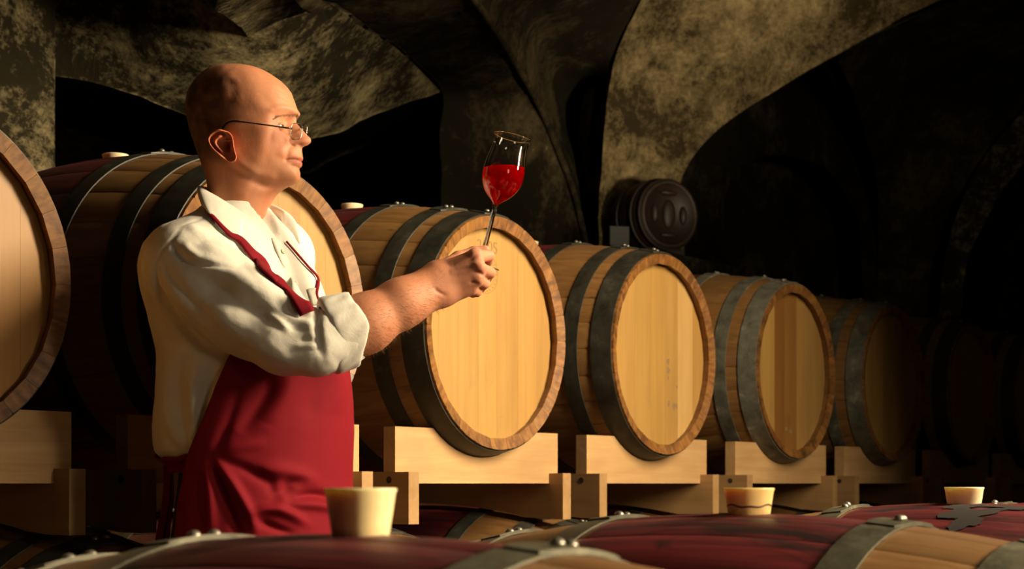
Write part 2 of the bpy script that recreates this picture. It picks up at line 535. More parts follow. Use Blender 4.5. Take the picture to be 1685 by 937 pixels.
# second transverse arch far right
patch('ceiling', [
    [(1545, 520, 3.3), (1560, 520, 3.28), (1580, 520, 3.25)],
    [(1555, 430, 3.3), (1572, 425, 3.27), (1596, 420, 3.22)],
    [(1575, 350, 3.26), (1600, 345, 3.2), (1630, 345, 3.12)],
    [(1610, 275, 3.18), (1640, 275, 3.1), (1672, 285, 3.0)],
    [(1655, 215, 3.05), (1690, 215, 2.95), (1720, 235, 2.82)],
    [(1730, 140, 2.8), (1770, 150, 2.65), (1800, 180, 2.5)],
    [(1850, 60, 2.4), (1890, 80, 2.25), (1930, 120, 2.1)],
], M['plaster'], 40, 70, 0.016, 7)
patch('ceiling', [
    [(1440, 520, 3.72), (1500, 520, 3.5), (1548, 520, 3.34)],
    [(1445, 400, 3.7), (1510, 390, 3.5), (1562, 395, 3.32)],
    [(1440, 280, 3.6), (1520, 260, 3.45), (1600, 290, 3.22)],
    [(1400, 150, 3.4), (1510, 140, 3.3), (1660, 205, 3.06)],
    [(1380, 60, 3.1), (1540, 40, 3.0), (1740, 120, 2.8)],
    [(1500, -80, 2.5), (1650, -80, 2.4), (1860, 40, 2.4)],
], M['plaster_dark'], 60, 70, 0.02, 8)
# solid masonry around: far wall, floor, pillar on the left
def wall(name, x0, y0, x1, y1, z0, z1, mat):
    V = [(x0, y0, z0), (x1, y0, z0), (x1, y1, z0), (x0, y1, z0), (x0, y0, z1), (x1, y0, z1), (x1, y1, z1), (x0, y1, z1)]
    Fc = [(0, 3, 2, 1), (4, 5, 6, 7), (0, 1, 5, 4), (1, 2, 6, 5), (2, 3, 7, 6), (3, 0, 4, 7)]
    return tag(link(name, mesh(name, V, Fc, mat)), kind='structure')
wall('floor', -3.0, -4.0, 16.0, 9.0, -0.2, 0.0, M['floor'])
wall('wall_back', -1.0, 7.0, 16.0, 7.3, 0.0, 5.0, M['plaster_dark'])
wall('wall_right', 15.7, -3.0, 16.0, 7.0, 0.0, 5.0, M['plaster_dark'])
# pillar with rough plaster faces
def pillar(name, x0, x1, y0, y1, z1, mat):
    bm = bmesh.new()
    bmesh.ops.create_cube(bm, size=1.0)
    bmesh.ops.scale(bm, vec=(x1 - x0, y1 - y0, z1), verts=bm.verts)
    bmesh.ops.translate(bm, vec=((x0 + x1) / 2, (y0 + y1) / 2, z1 / 2), verts=bm.verts)
    bmesh.ops.bevel(bm, geom=[e for e in bm.edges if abs(e.verts[0].co.z - e.verts[1].co.z) > 1], offset=0.012, segments=2, affect='EDGES')
    bmesh.ops.subdivide_edges(bm, edges=bm.edges[:], cuts=24, use_grid_fill=True)
    for v in bm.verts:
        n = float(fbm(np.array(v.co) * 4.0, 3, 11))
        v.co.x += n * 0.010
        v.co.y += n * 0.010
    return tag(link(name, bm_mesh(name, bm, mat, True)), kind='structure')
px, py_, _ = at(95, 300, 3.42)
pillar('wall_left', px - 1.1, px, py_, py_ + 0.9, 4.2, M['plaster'])
# masonry plinth behind the barrels carrying the dark carved piece
qx, qy, qz = at(1000, 405, 3.30)
wall('trim_2', qx - 0.02, 3.34, qx + 0.72, 3.70, 0.0, 1.90, M['plaster_dark'])

# small dark keg with a carved head, and a dark box, on the plinth
def keg():
    c = at(1076, 342, 3.20)
    ztop = 1.90
    g = empty('carved_keg', (c[0], c[1], ztop), R(-24))
    tag(g, 'small dark brown keg with carved head, against the bright pier beyond the barrels', 'keg')
    rk = 0.158
    prof = [(0.125, -0.12), (0.140, -0.12), (0.152, -0.06), (rk, 0.0), (0.152, 0.06), (0.140, 0.12), (0.002, 0.12)]
    V, Fc = lathe([(0.002, -0.105), (0.125, -0.105)] + prof, 40, False)
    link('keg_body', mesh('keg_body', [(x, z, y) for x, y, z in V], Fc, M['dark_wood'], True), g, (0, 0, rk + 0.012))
    for y in (-0.095, -0.045, 0.06):
        r = 0.158 - 0.018 * (y / 0.12) ** 2
        V, Fc = lathe([(r - 0.002, y - 0.009), (r + 0.003, y - 0.009), (r + 0.003, y + 0.009), (r - 0.002, y + 0.009)], 40, False)
        link('keg_hoop', mesh('keg_hoop', [(x, z, yy) for x, yy, z in V], Fc, M['dark_wood'], True), g, (0, 0, rk + 0.012), None, (0.6, 0.6, 0.6, 1))
    for x, z, a, b in ((0, 0, .034, .062), (-0.072, 0, .018, .040), (0.072, 0, .018, .040), (0, 0.088, .045, .012), (0, -0.088, .045, .012)):
        bm = bmesh.new()
        bmesh.ops.create_uvsphere(bm, u_segments=12, v_segments=8, radius=1.0)
        bmesh.ops.scale(bm, vec=(a, 0.018, b), verts=bm.verts)
        link('carving', bm_mesh('carving', bm, M['dark_wood'], True), g, (x, -0.106, rk + 0.012 + z), None, (1.2, 1.1, 1.0, 1))
    for y in (-0.07, 0.07):
        link('keg_foot', box_mesh('keg_foot', 0.20, 0.03, 0.03, M['dark_wood'], 0.002), g, (0, y, 0.015))
    b = at(1003, 383, 3.20)
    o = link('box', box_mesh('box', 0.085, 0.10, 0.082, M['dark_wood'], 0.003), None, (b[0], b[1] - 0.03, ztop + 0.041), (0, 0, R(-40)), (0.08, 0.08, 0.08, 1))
    tag(o, 'small black box beside the carved keg at the foot of the bright pier', 'box')
keg()

# ------------------------------------------------------------------ barrels
HL = 0.475
RBEL = 0.341
def RB(y): return RBEL - 0.061 * (y / HL) ** 2
NS = 26
def stave_mesh():
    ys = np.linspace(-HL, HL, 15)
    h = PI / NS * 0.992
    V, Fc = [], []
    for j, y in enumerate(ys):
        r = RB(y)
        th = 0.026
        for ang, dr in ((-h, -0.0016), (-h * 0.86, 0), (0, 0.0005), (h * 0.86, 0), (h, -0.0016)):
            V.append(((r + dr) * math.sin(ang), y, (r + dr) * math.cos(ang)))
        ri = r - th
        for ang in (h, -h):
            V.append((ri * math.sin(ang), y, ri * math.cos(ang)))
    # chime: inner edge bevelled back
    for j in (0, len(ys) - 1):
        for k in (5, 6):
            x, y, z = V[j * 7 + k]
            V[j * 7 + k] = (x, y * 0.985, z)
    for j in range(len(ys) - 1):
        for k in range(7):
            a, b = j * 7 + k, j * 7 + (k + 1) % 7
            Fc.append((a, a + 7, b + 7, b))
    Fc.append(tuple(range(7)))
    Fc.append(tuple((len(ys) - 1) * 7 + k for k in range(6, -1, -1)))
    m = mesh('stave', V, Fc, M['stave'])
    for p in m.polygons:
        if len(p.vertices) == 4: p.use_smooth = True
    m.set_sharp_from_angle(angle=R(35))
    return m
STAVE = stave_mesh()

def hoop_mesh(y0, y1, nm):
    n = 96
    V, Fc = [], []
    t0, t1 = 0.0008, 0.0034
    sec = [(y0, t0), (y0, t1), ((y0 + y1) / 2, t1 + 0.0004), (y1, t1), (y1, t0)]
    for k in range(n):
        a = 2 * PI * k / n
        for y, dt in sec:
            r = RB(y) + dt
            V.append((r * math.sin(a), y, r * math.cos(a)))
    for k in range(n):
        for q in range(4):
            a, b = k * 5 + q, ((k + 1) % n) * 5 + q
            Fc.append((a, b, b + 1, a + 1))
    # lapped riveted end
    off = len(V)
    m = 9
    for k in range(m):
        a = R(-10 + 20 * k / (m - 1))
        e = 0.004 if k in (0, m - 1) else 0.0
        for y, dt in ((y0 + 0.0005 + e, t1 - 0.001), (y0 + 0.0005 + e, t1 + 0.0024), (y1 - 0.0005 - e, t1 + 0.0024), (y1 - 0.0005 - e, t1 - 0.001)):
            r = RB(y) + dt
            V.append((r * math.sin(a), y, r * math.cos(a)))
    for k in range(m - 1):
        for q in range(3):
            a, b = off + k * 4 + q, off + (k + 1) * 4 + q
            Fc.append((a, b, b + 1, a + 1))
    Fc.append((off, off + 1, off + 2, off + 3))
    Fc.append(tuple(off + (m - 1) * 4 + q for q in (3, 2, 1, 0)))
    mm = mesh(nm, V, Fc, M['hoop'], True)
    mm.set_sharp_from_angle(angle=R(40))
    return mm
HSPEC = [(-HL + 0.006, -HL + 0.062), (-HL + 0.100, -HL + 0.142), (-0.215, -0.172)]
HOOPS = [hoop_mesh(a, b, 'hoop') for a, b in HSPEC]
def rivet_mesh():
    V, Fc = lathe([(0.0068, 0.0), (0.0066, 0.002), (0.005, 0.0045), (0.0025, 0.0058), (0.0002, 0.0062)], 10)
    return mesh('rivet', V, Fc, M['rivet'], True)
RIVET = rivet_mesh()

HR = 0.2595
def plank_meshes(widths):
    out = []
    x = -HR
    tot = sum(widths)
    for wd in widths:
        x0, x1 = x, x + wd / tot * 2 * HR
        x = x1
        a, b = max(x0 + 0.00015, -HR * 0.9995), min(x1 - 0.00015, HR * 0.9995)
        n = 8
        xs = np.linspace(a, b, n)
        poly = [(u, math.sqrt(max(HR ** 2 - u * u, 1e-8))) for u in xs] + [(u, -math.sqrt(max(HR ** 2 - u * u, 1e-8))) for u in xs[::-1]]
        out.append(prism_mesh('head_plank', poly, 0.022, M['head'], 'y', 0.0004))
    return out
PLANKS = [plank_meshes(wd) for wd in ([10, 9, 12, 11, 10, 12, 9], [9, 12, 10, 12, 9, 11, 10], [8, 10, 11, 10, 12, 11, 9])]
V, Fc = lathe([(0.0002, 0), (HR, 0), (HR, 0.022), (0.0002, 0.022)], 48)
REAR = mesh('rear_head', [(x, z, y) for x, y, z in V], Fc, M['head'])

def barrel(loc, label, group, pl=0, tones=None, hoopc=(1, 1, 1, 1), wood_tone=1.0, roll=0.0, rv=0.0):
    """loc = centre of the barrel axis"""
    rnd = random.Random(label)
    b = empty('oak_barrel', (loc[0], loc[1], loc[2] - RBEL))
    tag(b, label, 'barrel', group)
    C0 = (0, 0, RBEL)
    for k in range(NS):
        tn = wood_tone * rnd.uniform(0.90, 1.05)
        link('stave', STAVE, b, C0, (0, roll + 2 * PI * k / NS, 0), (tn, tn * rnd.uniform(0.95, 1.02), tn * rnd.uniform(0.9, 1.02), 1))
    ms = PLANKS[pl]
    for k, m in enumerate(ms):
        tn = tones[k] if tones else rnd.uniform(0.86, 1.08)
        if not hasattr(tn, '__len__'): tn = (tn, tn * rnd.uniform(0.97, 1.01), tn * rnd.uniform(0.92, 1.02))
        link('head_plank', m, b, (0, -HL + 0.040, RBEL), None, (tn[0] * wood_tone, tn[1] * wood_tone, tn[2] * wood_tone, 1))
    link('rear_head', REAR, b, (0, HL - 0.06, RBEL), None, (0.8 * wood_tone,) * 3 + (1,))
    for k in range(6):
        back = k >= 3
        hk = rnd.uniform(0.8, 1.15)
        hc = [c * hk for c in hoopc[:3]] + [1]
        ang = R(rnd.uniform(-7, 7)) + rv
        h = link('hoop', HOOPS[k % 3], b, C0, (0, ang, PI if back else 0), hc)
        y0, y1 = HSPEC[k % 3]
        yc = (y0 + y1) / 2
        for da in (-1, 1):
            a = da * 0.018 / RB(yc)
            r = RB(yc) + 0.0055
            link('rivet', RIVET, h, (r * math.sin(a), yc + da * 0.006, r * math.cos(a)), (0, a, 0))
    return b

def bung(loc, label, group, out=0.03, tone=(1, 1, 1, 1), line=False, r=0.0315, tilt=(0, 0), mat='bung'):
    ht = 0.05
    k = 0.82
    prof = [(r * k * 0.9, -(ht - out)), (r * k * 0.92, -(ht - out) + 0.002), (r * 0.97, out - 0.004), (r, out - 0.002), (r, out - 0.0006), (r * 0.975, out), (r * 0.80, out - 0.0004), (r * 0.74, out - 0.003), (r * 0.15, out - 0.0035), (0.0004, out - 0.0035)]
    V, Fc = lathe(prof, 40)
    o = link('bung', mesh('bung', V, Fc, M[mat], True), None, loc, (tilt[0], tilt[1], 0), tone)
    tag(o, label, 'stopper', group)
    if line:
        V, Fc = [], []
        n = 60
        for j in range(n):
            a = 2 * PI * j / n
            z = 0.0085 + 0.0013 * math.sin(3 * a) + 0.0008 * math.sin(7 * a + 1)
            rr = r * k * 0.92 + (r * 0.97 - r * k * 0.92) * ((z + ht - out - 0.002) / (ht - 0.006)) + 0.0004
            V += [(rr * math.cos(a), rr * math.sin(a), z), (rr * math.cos(a), rr * math.sin(a), z + 0.0022)]
            Fc.append((2 * j, 2 * ((j + 1) % n), 2 * ((j + 1) % n) + 1, 2 * j + 1))
        link('wine_stain_line', mesh('wine_stain_line', V, Fc, M['wine_line'], True), o)
    return o

# upper row on the racks
S0, PITCH, THEAD, ZUP, ZLOW = 1.545, 0.7525, 2.286, 1.311, 0.556
TBEL = THEAD + HL
UP = [1.545, 2.325, 3.098, 3.885, 4.715, 5.51, 6.31, 7.10]
MID = [1.155, 1.935, 2.71, 3.49, 4.30, 5.11, 5.91]
ul = ['upper oak barrel cut off by the left edge, behind the man',
      'upper oak barrel directly behind the man, head half hidden by him',
      'upper oak barrel behind the raised hand, branded year on its pale head',
      'upper oak barrel just right of the hand, pale plank at right of its head',
      'upper oak barrel with a brown central head plank and grey worn hoop',
      'dim upper oak barrel right of the one with a grey worn hoop',
      'dark upper oak barrel second from the right edge of the photo',
      'dark upper oak barrel cut by the right edge of the photo',
      'farthest upper oak barrel, beyond the right edge of the photo']
tones = {0: [(.95, .80, .62), (.92, .77, .58), (.96, .81, .62), (.93, .78, .60), (.95, .8, .6), (.92, .77, .58), (.94, .79, .6)], 1: [1, .98, 1.02, 1, .95, 1, .98], 2: [1.0, 1.02, .97, 1.03, 1.0, 1.03, .98],
         3: [1.05, .98, .96, .98, .95, (1.28, 1.38, 1.75), 1.0],
         4: [.84, 1.0, (.56, .42, .31), (.66, .54, .44), (.95, .95, 1.0), (.92, .92, .98), .82]}
GU = 'oak barrels in the upper row on wooden racks'
barrels = []
for i in range(8):
    z = ZUP - (0.012 if i == 0 else 0)
    hc = (2.5, 2.5, 2.35, 1) if i in (4, 5) else (0.62, 0.61, 0.54, 1)
    barrels.append(barrel((UP[i], TBEL, z), ul[i], GU, i % 3 if i != 3 else 0, tones.get(i), hc, 0.9 if i in (4,) else 1.0, rv=R(-4)))
    if i in (5, 6, 7): pass
    bung((UP[i], TBEL, z + RBEL), ['pale bung on the upper barrel cut off by the left edge', 'pale bung on the upper barrel behind the man',
         'pale bung on the upper barrel behind the raised hand', 'pale bung on the upper barrel just right of the hand',
         'pale bung on the upper barrel with the brown head plank', 'pale bung on the dim fifth upper barrel',
         'pale bung on the dark upper barrel second from right edge', 'pale bung on the dark upper barrel at right edge'][i],
         'bungs of the upper barrels', 0.017, (0.9, 0.9, 0.95, 1), r=0.029)

# brand marks on the heads
def text_mark(s, parent, x, z, size, mat, bevel=0.0):
    cu = bpy.data.curves.new('stamp', 'FONT')
    cu.body = s
    cu.size = size
    cu.align_x = 'CENTER'
    cu.align_y = 'CENTER'
    cu.extrude = 0.0004
    cu.materials.append(mat)
    tmp = bpy.data.objects.new('text', cu)
    COL.objects.link(tmp)
    bpy.context.view_layer.update()
    me = bpy.data.meshes.new_from_object(tmp.evaluated_get(bpy.context.evaluated_depsgraph_get()))
    bpy.data.objects.remove(tmp)
    bpy.data.curves.remove(cu)
    me.name = 'year_stamp'
    return link('year_stamp', me, parent, (x, -HL + 0.0286, RBEL + z), (PI / 2, 0, 0))
text_mark('2005', barrels[2], -0.012, 0.208, 0.042, M['brand'])
def ring_mark(parent, x, z, r, wd, mat, n=40):
    V, Fc = [], []
    for k in range(n):
        a = 2 * PI * k / n
        for rr in (r - wd, r):
            V.append((x + rr * math.cos(a), -HL + 0.0286, RBEL + z + rr * math.sin(a)))
        Fc.append((2 * k, 2 * k + 1, 2 * ((k + 1) % n) + 1, 2 * ((k + 1) % n)))
    return V, Fc
def join(parts):
    V, Fc = [], []
    for v, f in parts:
        o = len(V)
        V += [tuple(p) for p in v]
        Fc += [tuple(i + o for i in q) for q in f]
    return V, Fc
rp = [ring_mark(barrels[2], -0.02, 0.145, 0.050, 0.0018, M['brand']), ring_mark(barrels[2], -0.02, 0.145, 0.036, 0.0014, M['brand'])]
for k in range(22):
    a = 2 * PI * k / 22
    cx, cz = -0.02 + 0.043 * math.cos(a), 0.145 + 0.043 * math.sin(a)
    d = 0.0034
    rp.append(([(cx + d * math.cos(a + q), -HL + 0.0285, RBEL + cz + d * 0.7 * math.sin(a + q)) for q in (0.4, 1.9, 3.6, 5.2)], [(0, 1, 2, 3)]))
V, Fc = join(rp)
link('round_stamp', mesh('round_stamp', V, Fc, M['brand']), barrels[2])
def blob(parent, x, z, w_, h_, mat, seed):
    rr = random.Random(seed)
    n = 14
    V = []
    for k in range(n):
        a = 2 * PI * k / n
        q = rr.uniform(0.55, 1.0)
        V.append((x + w_ * q * math.cos(a), -HL + 0.0286, RBEL + z + h_ * q * math.sin(a)))
    return V, [tuple(range(n))]
pts = [blob(0, 0.055, -0.015, .010, .012, 0, 1), blob(0, 0.056, -0.040, .011, .013, 0, 2), blob(0, 0.055, -0.060, .004, .008, 0, 3), blob(0, .106, -.085, .006, .006, 0, 4),
       blob(0, 0.058, -0.135, .007, .011, 0, 5), blob(0, 0.088, -0.140, .010, .012, 0, 6), blob(0, 0.102, -0.140, .006, .011, 0, 7)]
V, Fc = join(pts)
link('ink_marks', mesh('ink_marks', V, Fc, M['ink']), barrels[3])
pts = [blob(0, -0.030, -0.185, .010, .009, 0, 8), blob(0, 0.006, -0.193, .009, .011, 0, 9), blob(0, -.012, -.19, .006, .004, 0, 10)]
V, Fc = join(pts)
link('ink_marks', mesh('ink_marks', V, Fc, M['ink']), barrels[4])

# lower row, half a pitch along, tops just under the rails
GL = 'oak barrels in the lower back row under the racks'
low_lab = {-1: 'dark lower barrel at the bottom left corner, under the first rack', 0: 'dark lower barrel behind the man, right of the bottom left corner one',
           1: 'lower barrel glimpsed between red apron and near cream bung', 2: 'lower barrel seen under the rack behind the hand, hoops catching light',
           3: 'lower barrel glimpsed just above the middle foreground barrel', 4: 'dark lower barrel glimpsed left of the far foreground barrel bung',
           5: 'dark lower barrel under the racks near the right edge'}
for i in range(-1, 6):
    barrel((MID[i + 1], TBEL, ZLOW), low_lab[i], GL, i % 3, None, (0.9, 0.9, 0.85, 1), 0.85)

# racks: one stand per upper barrel
def rack(i):
    lab = ['pale timber rack under the barrel cut off at left', 'pale timber rack just left of the man, under the barrel behind him',
           'pale timber rack under the barrel behind the raised hand', 'pale timber rack under the barrel just right of the hand',
           'timber rack under the barrel with brown central head plank', 'dim timber rack under the fifth upper barrel',
           'dark timber rack under the barrel second from right edge', 'dark timber rack under the barrel at the right edge'][i]
    s = UP[i]
    zc = ZUP - (0.012 if i == 0 else 0)
    g = empty('barrel_rack', (s, TBEL, 0.861))
    tag(g, lab, 'rack', 'timber barrel racks')
    zb = 0.861
    def board(yc):
        r = RB(yc - TBEL) + 0.002
        top, bot = 1.079, 0.950
        hw = math.sqrt(max(r * r - (zc - top) ** 2, 0.001))
        poly = [(-0.325, 0.976), (-0.292, 0.976), (-0.292, bot), (0.286, bot), (0.286, 0.976), (0.325, 0.976), (0.325, top)]
        a0 = math.atan2(top - zc, hw)
        for k in range(13):
            a = a0 + (-PI - 2 * a0) * k / 12
            poly.append((r * math.cos(a), zc + r * math.sin(a)))
        poly.append((-0.325, top))
        poly = [(x, z - zb) for x, z in poly]
        tn = random.uniform(0.92, 1.05)
        link('cradle_board', prism_mesh('cradle_board', poly, 0.034, M['beam'], 'y', 0.002), g, (0, yc - TBEL, 0), None, (tn, tn, tn, 1))
    board(THEAD + 0.072)
    board(TBEL + HL - 0.075)
    # rails follow the barrel below
    for side, off in ((-1, -0.311), (1, 0.304)):
        d = min(abs(s + off - m) for m in MID + [6.70, 7.50])
        ys = np.linspace(-HL + 0.012, HL - 0.012, 17)
        poly = [(ys[0], 0.976 - zb), (ys[-1], 0.976 - zb)]
        for y in ys[::-1]:
            rb = RB(y) + 0.006
            z = ZLOW + math.sqrt(rb * rb - max(d - 0.018, 0) ** 2)
            poly.append((y, max(z, 0.858) - zb))
        tn = random.uniform(0.82, 0.95)
        rl = link('rail', prism_mesh('rail', poly, 0.036, M['rail'], 'x', 0.0015), g, (off, 0, 0), None, (tn, tn * 0.97, tn * 0.93, 1))
        if side < 0:
            V, Fc = lathe([(0.0001, -0.004), (0.008, -0.004), (0.008, 0.0005), (0.0001, 0.0004)], 14)
            V = [(-z - 0.018, x, y) for x, y, z in V]
            link('dowel_hole', mesh('dowel_hole', V, Fc, M['dark_hole']), rl, (0, -HL + 0.070, 0.976 - zb - 0.018))
for i in range(8): rack(i)

# foreground row
FG = [c2w(-0.130, 1.375), c2w(0.293, 1.98), c2w(0.728, 2.579), c2w(1.163, 3.178)]
fgz = [0.906 - RBEL, 0.9125 - RBEL, 0.918 - RBEL, 0.916 - RBEL]
fl = ['near red-stained barrel in the foreground, cut by the bottom edge', 'middle foreground barrel, red-stained with bright bare wood end at lower right',
      'far foreground barrel at right with black spill beside its bung', 'foreground barrel just peeping in at the right edge']
bl = ['large blurred cream bung in front of the red apron', 'amber bung with a dark wine line, on the middle foreground barrel', 'small pale bung on the far right foreground barrel', 'bung of the foreground barrel beyond the right edge']
outs = [0.040, 0.032, 0.026, 0.026]
FGB = []
for i in range(4):
    p = FG[i]
    FGB.append(barrel((p.x, p.y, fgz[i]), fl[i], 'oak barrels in the foreground row', i % 3, None, (1.9, 1.85, 1.5, 1), 1.0, rv=R(2)))
    bung((p.x, p.y, fgz[i] + RBEL), bl[i], 'bungs of the foreground barrels', outs[i], [(1.0, 1.0, .90, 1), (1.05, 0.90, 0.62, 1), (1.1, 1.12, 1.25, 1), (1, 1, 1, 1)][i], i == 1, 0.0312, mat='bung_clean' if i == 2 else 'bung')
# black spill beside the bung of the far foreground barrel
def spill(parent):
    rr = random.Random(4)
    n, V, Fc = 60, [], []
    for cy, ca, ry, ra in ((-0.045, -0.33, 0.048, 0.17), (-0.10, -0.15, 0.055, 0.055), (-0.02, -0.20, 0.03, 0.13)):
        o = len(V)
        r = RB(cy) + 0.0014
        V.append((r * math.sin(ca), cy, RBEL + r * math.cos(ca)))
        for k in range(n):
            a = 2 * PI * k / n
            q = 0.75 + 0.25 * math.sin(3 * a + 0.5) + 0.2 * math.sin(5 * a + 2) + rr.uniform(-0.12, 0.12)
            for f_ in (0.5, 1.0):
                y = cy + ry * q * f_ * math.cos(a)
                an = ca + ra * q * f_ * math.sin(a)
                r = RB(y) + 0.0014
                V.append((r * math.sin(an), y, RBEL + r * math.cos(an)))
            k2 = (k + 1) % n
            Fc += [(o, o + 1 + 2 * k, o + 1 + 2 * k2), (o + 1 + 2 * k, o + 2 + 2 * k, o + 2 + 2 * k2, o + 1 + 2 * k2)]
    link('dark_spill', mesh('dark_spill', V, Fc, M['spill'], True), parent)
spill(FGB[2])
# bearers on the floor under both rows
for nm, y, lab in (('floor_beam', TBEL - 0.30, 'front floor beam under the back rows of barrels'), ('floor_beam', TBEL + 0.30, 'rear floor beam under the back rows of barrels'),
                   ('floor_beam', FG[0].y - 0.30, 'front floor beam under the foreground barrels'), ('floor_beam', FG[0].y + 0.30, 'rear floor beam under the foreground barrels')):
    zt = (ZLOW if y > 1.6 else 0.556) - RB(0.30)
    L0, L1 = (0.6, 8.0) if y > 1.6 else (0.6, 4.2)
    o = link(nm, box_mesh(nm, L1 - L0, 0.12, zt, M['beam'], 0.004), None, ((L0 + L1) / 2, y, zt / 2), None, (0.8, 0.8, 0.8, 1))
    tag(o, lab, 'beam')

# ------------------------------------------------------------------ implicit surfaces
def seg(P, a, b, ra, rb):
    a, b = np.asarray(a, float), np.asarray(b, float)
    ab = b - a
    t = np.clip(((P - a) @ ab) / (ab @ ab), 0, 1)
    return np.linalg.norm(P - a - t[..., None] * ab, axis=-1) - (ra + (rb - ra) * t)

def smin(a, b, k):
    h = np.clip(0.5 + 0.5 * (b - a) / k, 0, 1)
    return b + (a - b) * h - k * h * (1 - h)

def grid(lo, hi, d):
    ax = [np.arange(lo[i], hi[i] + d, d) for i in range(3)]
    return np.stack(np.meshgrid(*ax, indexing='ij'), axis=-1), np.array(lo, float), d

def surface_nets(f, lo, d):
    s = f < 0
    nx, ny, nz = f.shape
    cnt = np.zeros((nx - 1, ny - 1, nz - 1))
    acc = np.zeros((nx - 1, ny - 1, nz - 1, 3))
    base = np.stack(np.meshgrid(np.arange(nx), np.arange(ny), np.arange(nz), indexing='ij'), -1).astype(float)
    quads = []
    edges = []
    for ax in range(3):
        sl0 = [slice(None)] * 3; sl1 = [slice(None)] * 3
        sl0[ax] = slice(0, -1); sl1[ax] = slice(1, None)
        a, b = f[tuple(sl0)], f[tuple(sl1)]
        cross = (a < 0) != (b < 0)
        idx = np.argwhere(cross)
        av, bv = a[cross], b[cross]
        t = av / (av - bv)
        pos = idx.astype(float)
        pos[:, ax] += t
        o1, o2 = [q for q in range(3) if q != ax]
        ok = np.ones(len(idx), bool)
        for d1 in (0, -1):
            for d2 in (0, -1):
                c = idx.copy(); c[:, o1] += d1; c[:, o2] += d2
                m = (c >= 0).all(1) & (c[:, 0] < nx - 1) & (c[:, 1] < ny - 1) & (c[:, 2] < nz - 1)
                ok &= m
                cm = c[m]
                np.add.at(cnt, (cm[:, 0], cm[:, 1], cm[:, 2]), 1)
                np.add.at(acc, (cm[:, 0], cm[:, 1], cm[:, 2]), pos[m])
        edges.append((ax, o1, o2, idx[ok], av[ok] < 0))
    act = cnt > 0
    ids = -np.ones(cnt.shape, int)
    ids[act] = np.arange(act.sum())
    V = acc[act] / cnt[act][:, None] * d + lo
    F4 = []
    for ax, o1, o2, idx, neg in edges:
        q = []
        for d1, d2 in ((0, 0), (-1, 0), (-1, -1), (0, -1)):
            c = idx.copy(); c[:, o1] += d1; c[:, o2] += d2
            q.append(ids[c[:, 0], c[:, 1], c[:, 2]])
        q = np.stack(q, 1)
        flip = neg if ax != 1 else ~neg
        q[~flip] = q[~flip][:, ::-1]
        F4.append(q)
    return V, np.concatenate(F4)

def vert_normals(V, Fq):
    n = np.cross(V[Fq[:, 2]] - V[Fq[:, 0]], V[Fq[:, 3]] - V[Fq[:, 1]])
    N = np.zeros_like(V)
    for k in range(4): np.add.at(N, Fq[:, k], n)
    return N / (np.linalg.norm(N, axis=1, keepdims=True) + 1e-12)

def strokes(V, N, lst, near=True):
    """sculpting strokes: creases (<0) and ridges (>0) along side-view polylines, on the side facing -y"""
    d = np.zeros(len(V))
    side = np.clip(-N[:, 1] * 1.6 + 0.35, 0, 1)
    Q = V[:, [0, 2]]
    for pts, width, depth in lst:
        P = cr(np.array(pts, float), np.linspace(0, len(pts) - 1, 24))
        best = np.full(len(V), 1e9)
        taper = np.zeros(len(V))
        for i in range(len(P) - 1):
            a, b = P[i], P[i + 1]
            ab = b - a
            t = np.clip(((Q - a) @ ab) / (ab @ ab + 1e-12), 0, 1)
            dd = np.linalg.norm(Q - a - t[:, None] * ab, axis=1)
            m = dd < best
            best[m] = dd[m]
            taper[m] = (i + t[m]) / (len(P) - 1)
        d += depth * np.exp(-(best / width) ** 2) * np.sin(np.clip(taper, 0.02, 0.98) * PI) ** 0.6
    return V + N * (d * side)[:, None]

# ------------------------------------------------------------------ the man
MX, MZ = 0.4754, 2.9            # the figure stands at camera right -0.4754, depth 2.9
MAN = empty('person', c2w(-MX, MZ, 0.0), YAW)
tag(MAN, 'bald man in white shirt and red apron holding up a wine glass', 'person')
bpy.context.view_layer.update()
def ML(px, py, ly=0.0):
    Z = MZ + ly
    return np.array([(px - 842.5) * Z / F + MX, ly, CAMZ + (796 - py) * Z / F])
def S2(pts, ly=-0.2):
    return [tuple(ML(x, y, ly)[[0, 2]]) for x, y in pts]

t = NT('skin')
at_ = t.n('ShaderNodeAttribute', attribute_name='tint')
v = t.coord('Object')
n1 = t.noise(v, 260, 3, 0.6)
n2 = t.noise(v, 28, 4, 0.6)
col = t.mix(t.ramp(n2, [(0.35, 0.0), (0.7, 0.45)]), at_.outputs['Color'], t.mix(1.0, at_.outputs['Color'], (0.86, 0.66, 0.56), 'MULTIPLY'))
t.set(Base_Color=col, Roughness=0.58)
t.b.inputs['Specular IOR Level'].default_value = 0.35
t.b.inputs['Subsurface Weight'].default_value = 0.12
t.b.inputs['Subsurface Radius'].default_value = (0.010, 0.004, 0.002)
t.b.inputs['Subsurface Scale'].default_value = 0.6
t.bump(t.math('ADD', n1, t.math('MULTIPLY', t.noise(v, 90, 3, 0.6), 1.2)), 0.13, 0.0015)
M['skin'] = t.m
t = NT('white_cotton')
v = t.coord('Object')
wv = t.noise(v, 900, 2, 0.5)
n2 = t.noise(v, 22, 5, 0.6, 0.6)
t.set(Base_Color=t.ramp(n2, [(0.3, (0.74, 0.70, 0.60)), (0.7, (0.82, 0.79, 0.70))]), Roughness=0.75)
t.b.inputs['Sheen Weight'].default_value = 0.15
t.bump(t.math('ADD', t.math('MULTIPLY', wv, 0.15), n2), 0.22, 0.006)
M['shirt'] = t.m
t = NT('red_apron_cloth')
v = t.coord('Object')
wv = t.noise(v, 700, 2, 0.5)
t.set(Base_Color=t.ramp(wv, [(0.3, (0.175, 0.004, 0.0105)), (0.7, (0.21, 0.006, 0.0135))]), Roughness=0.8)
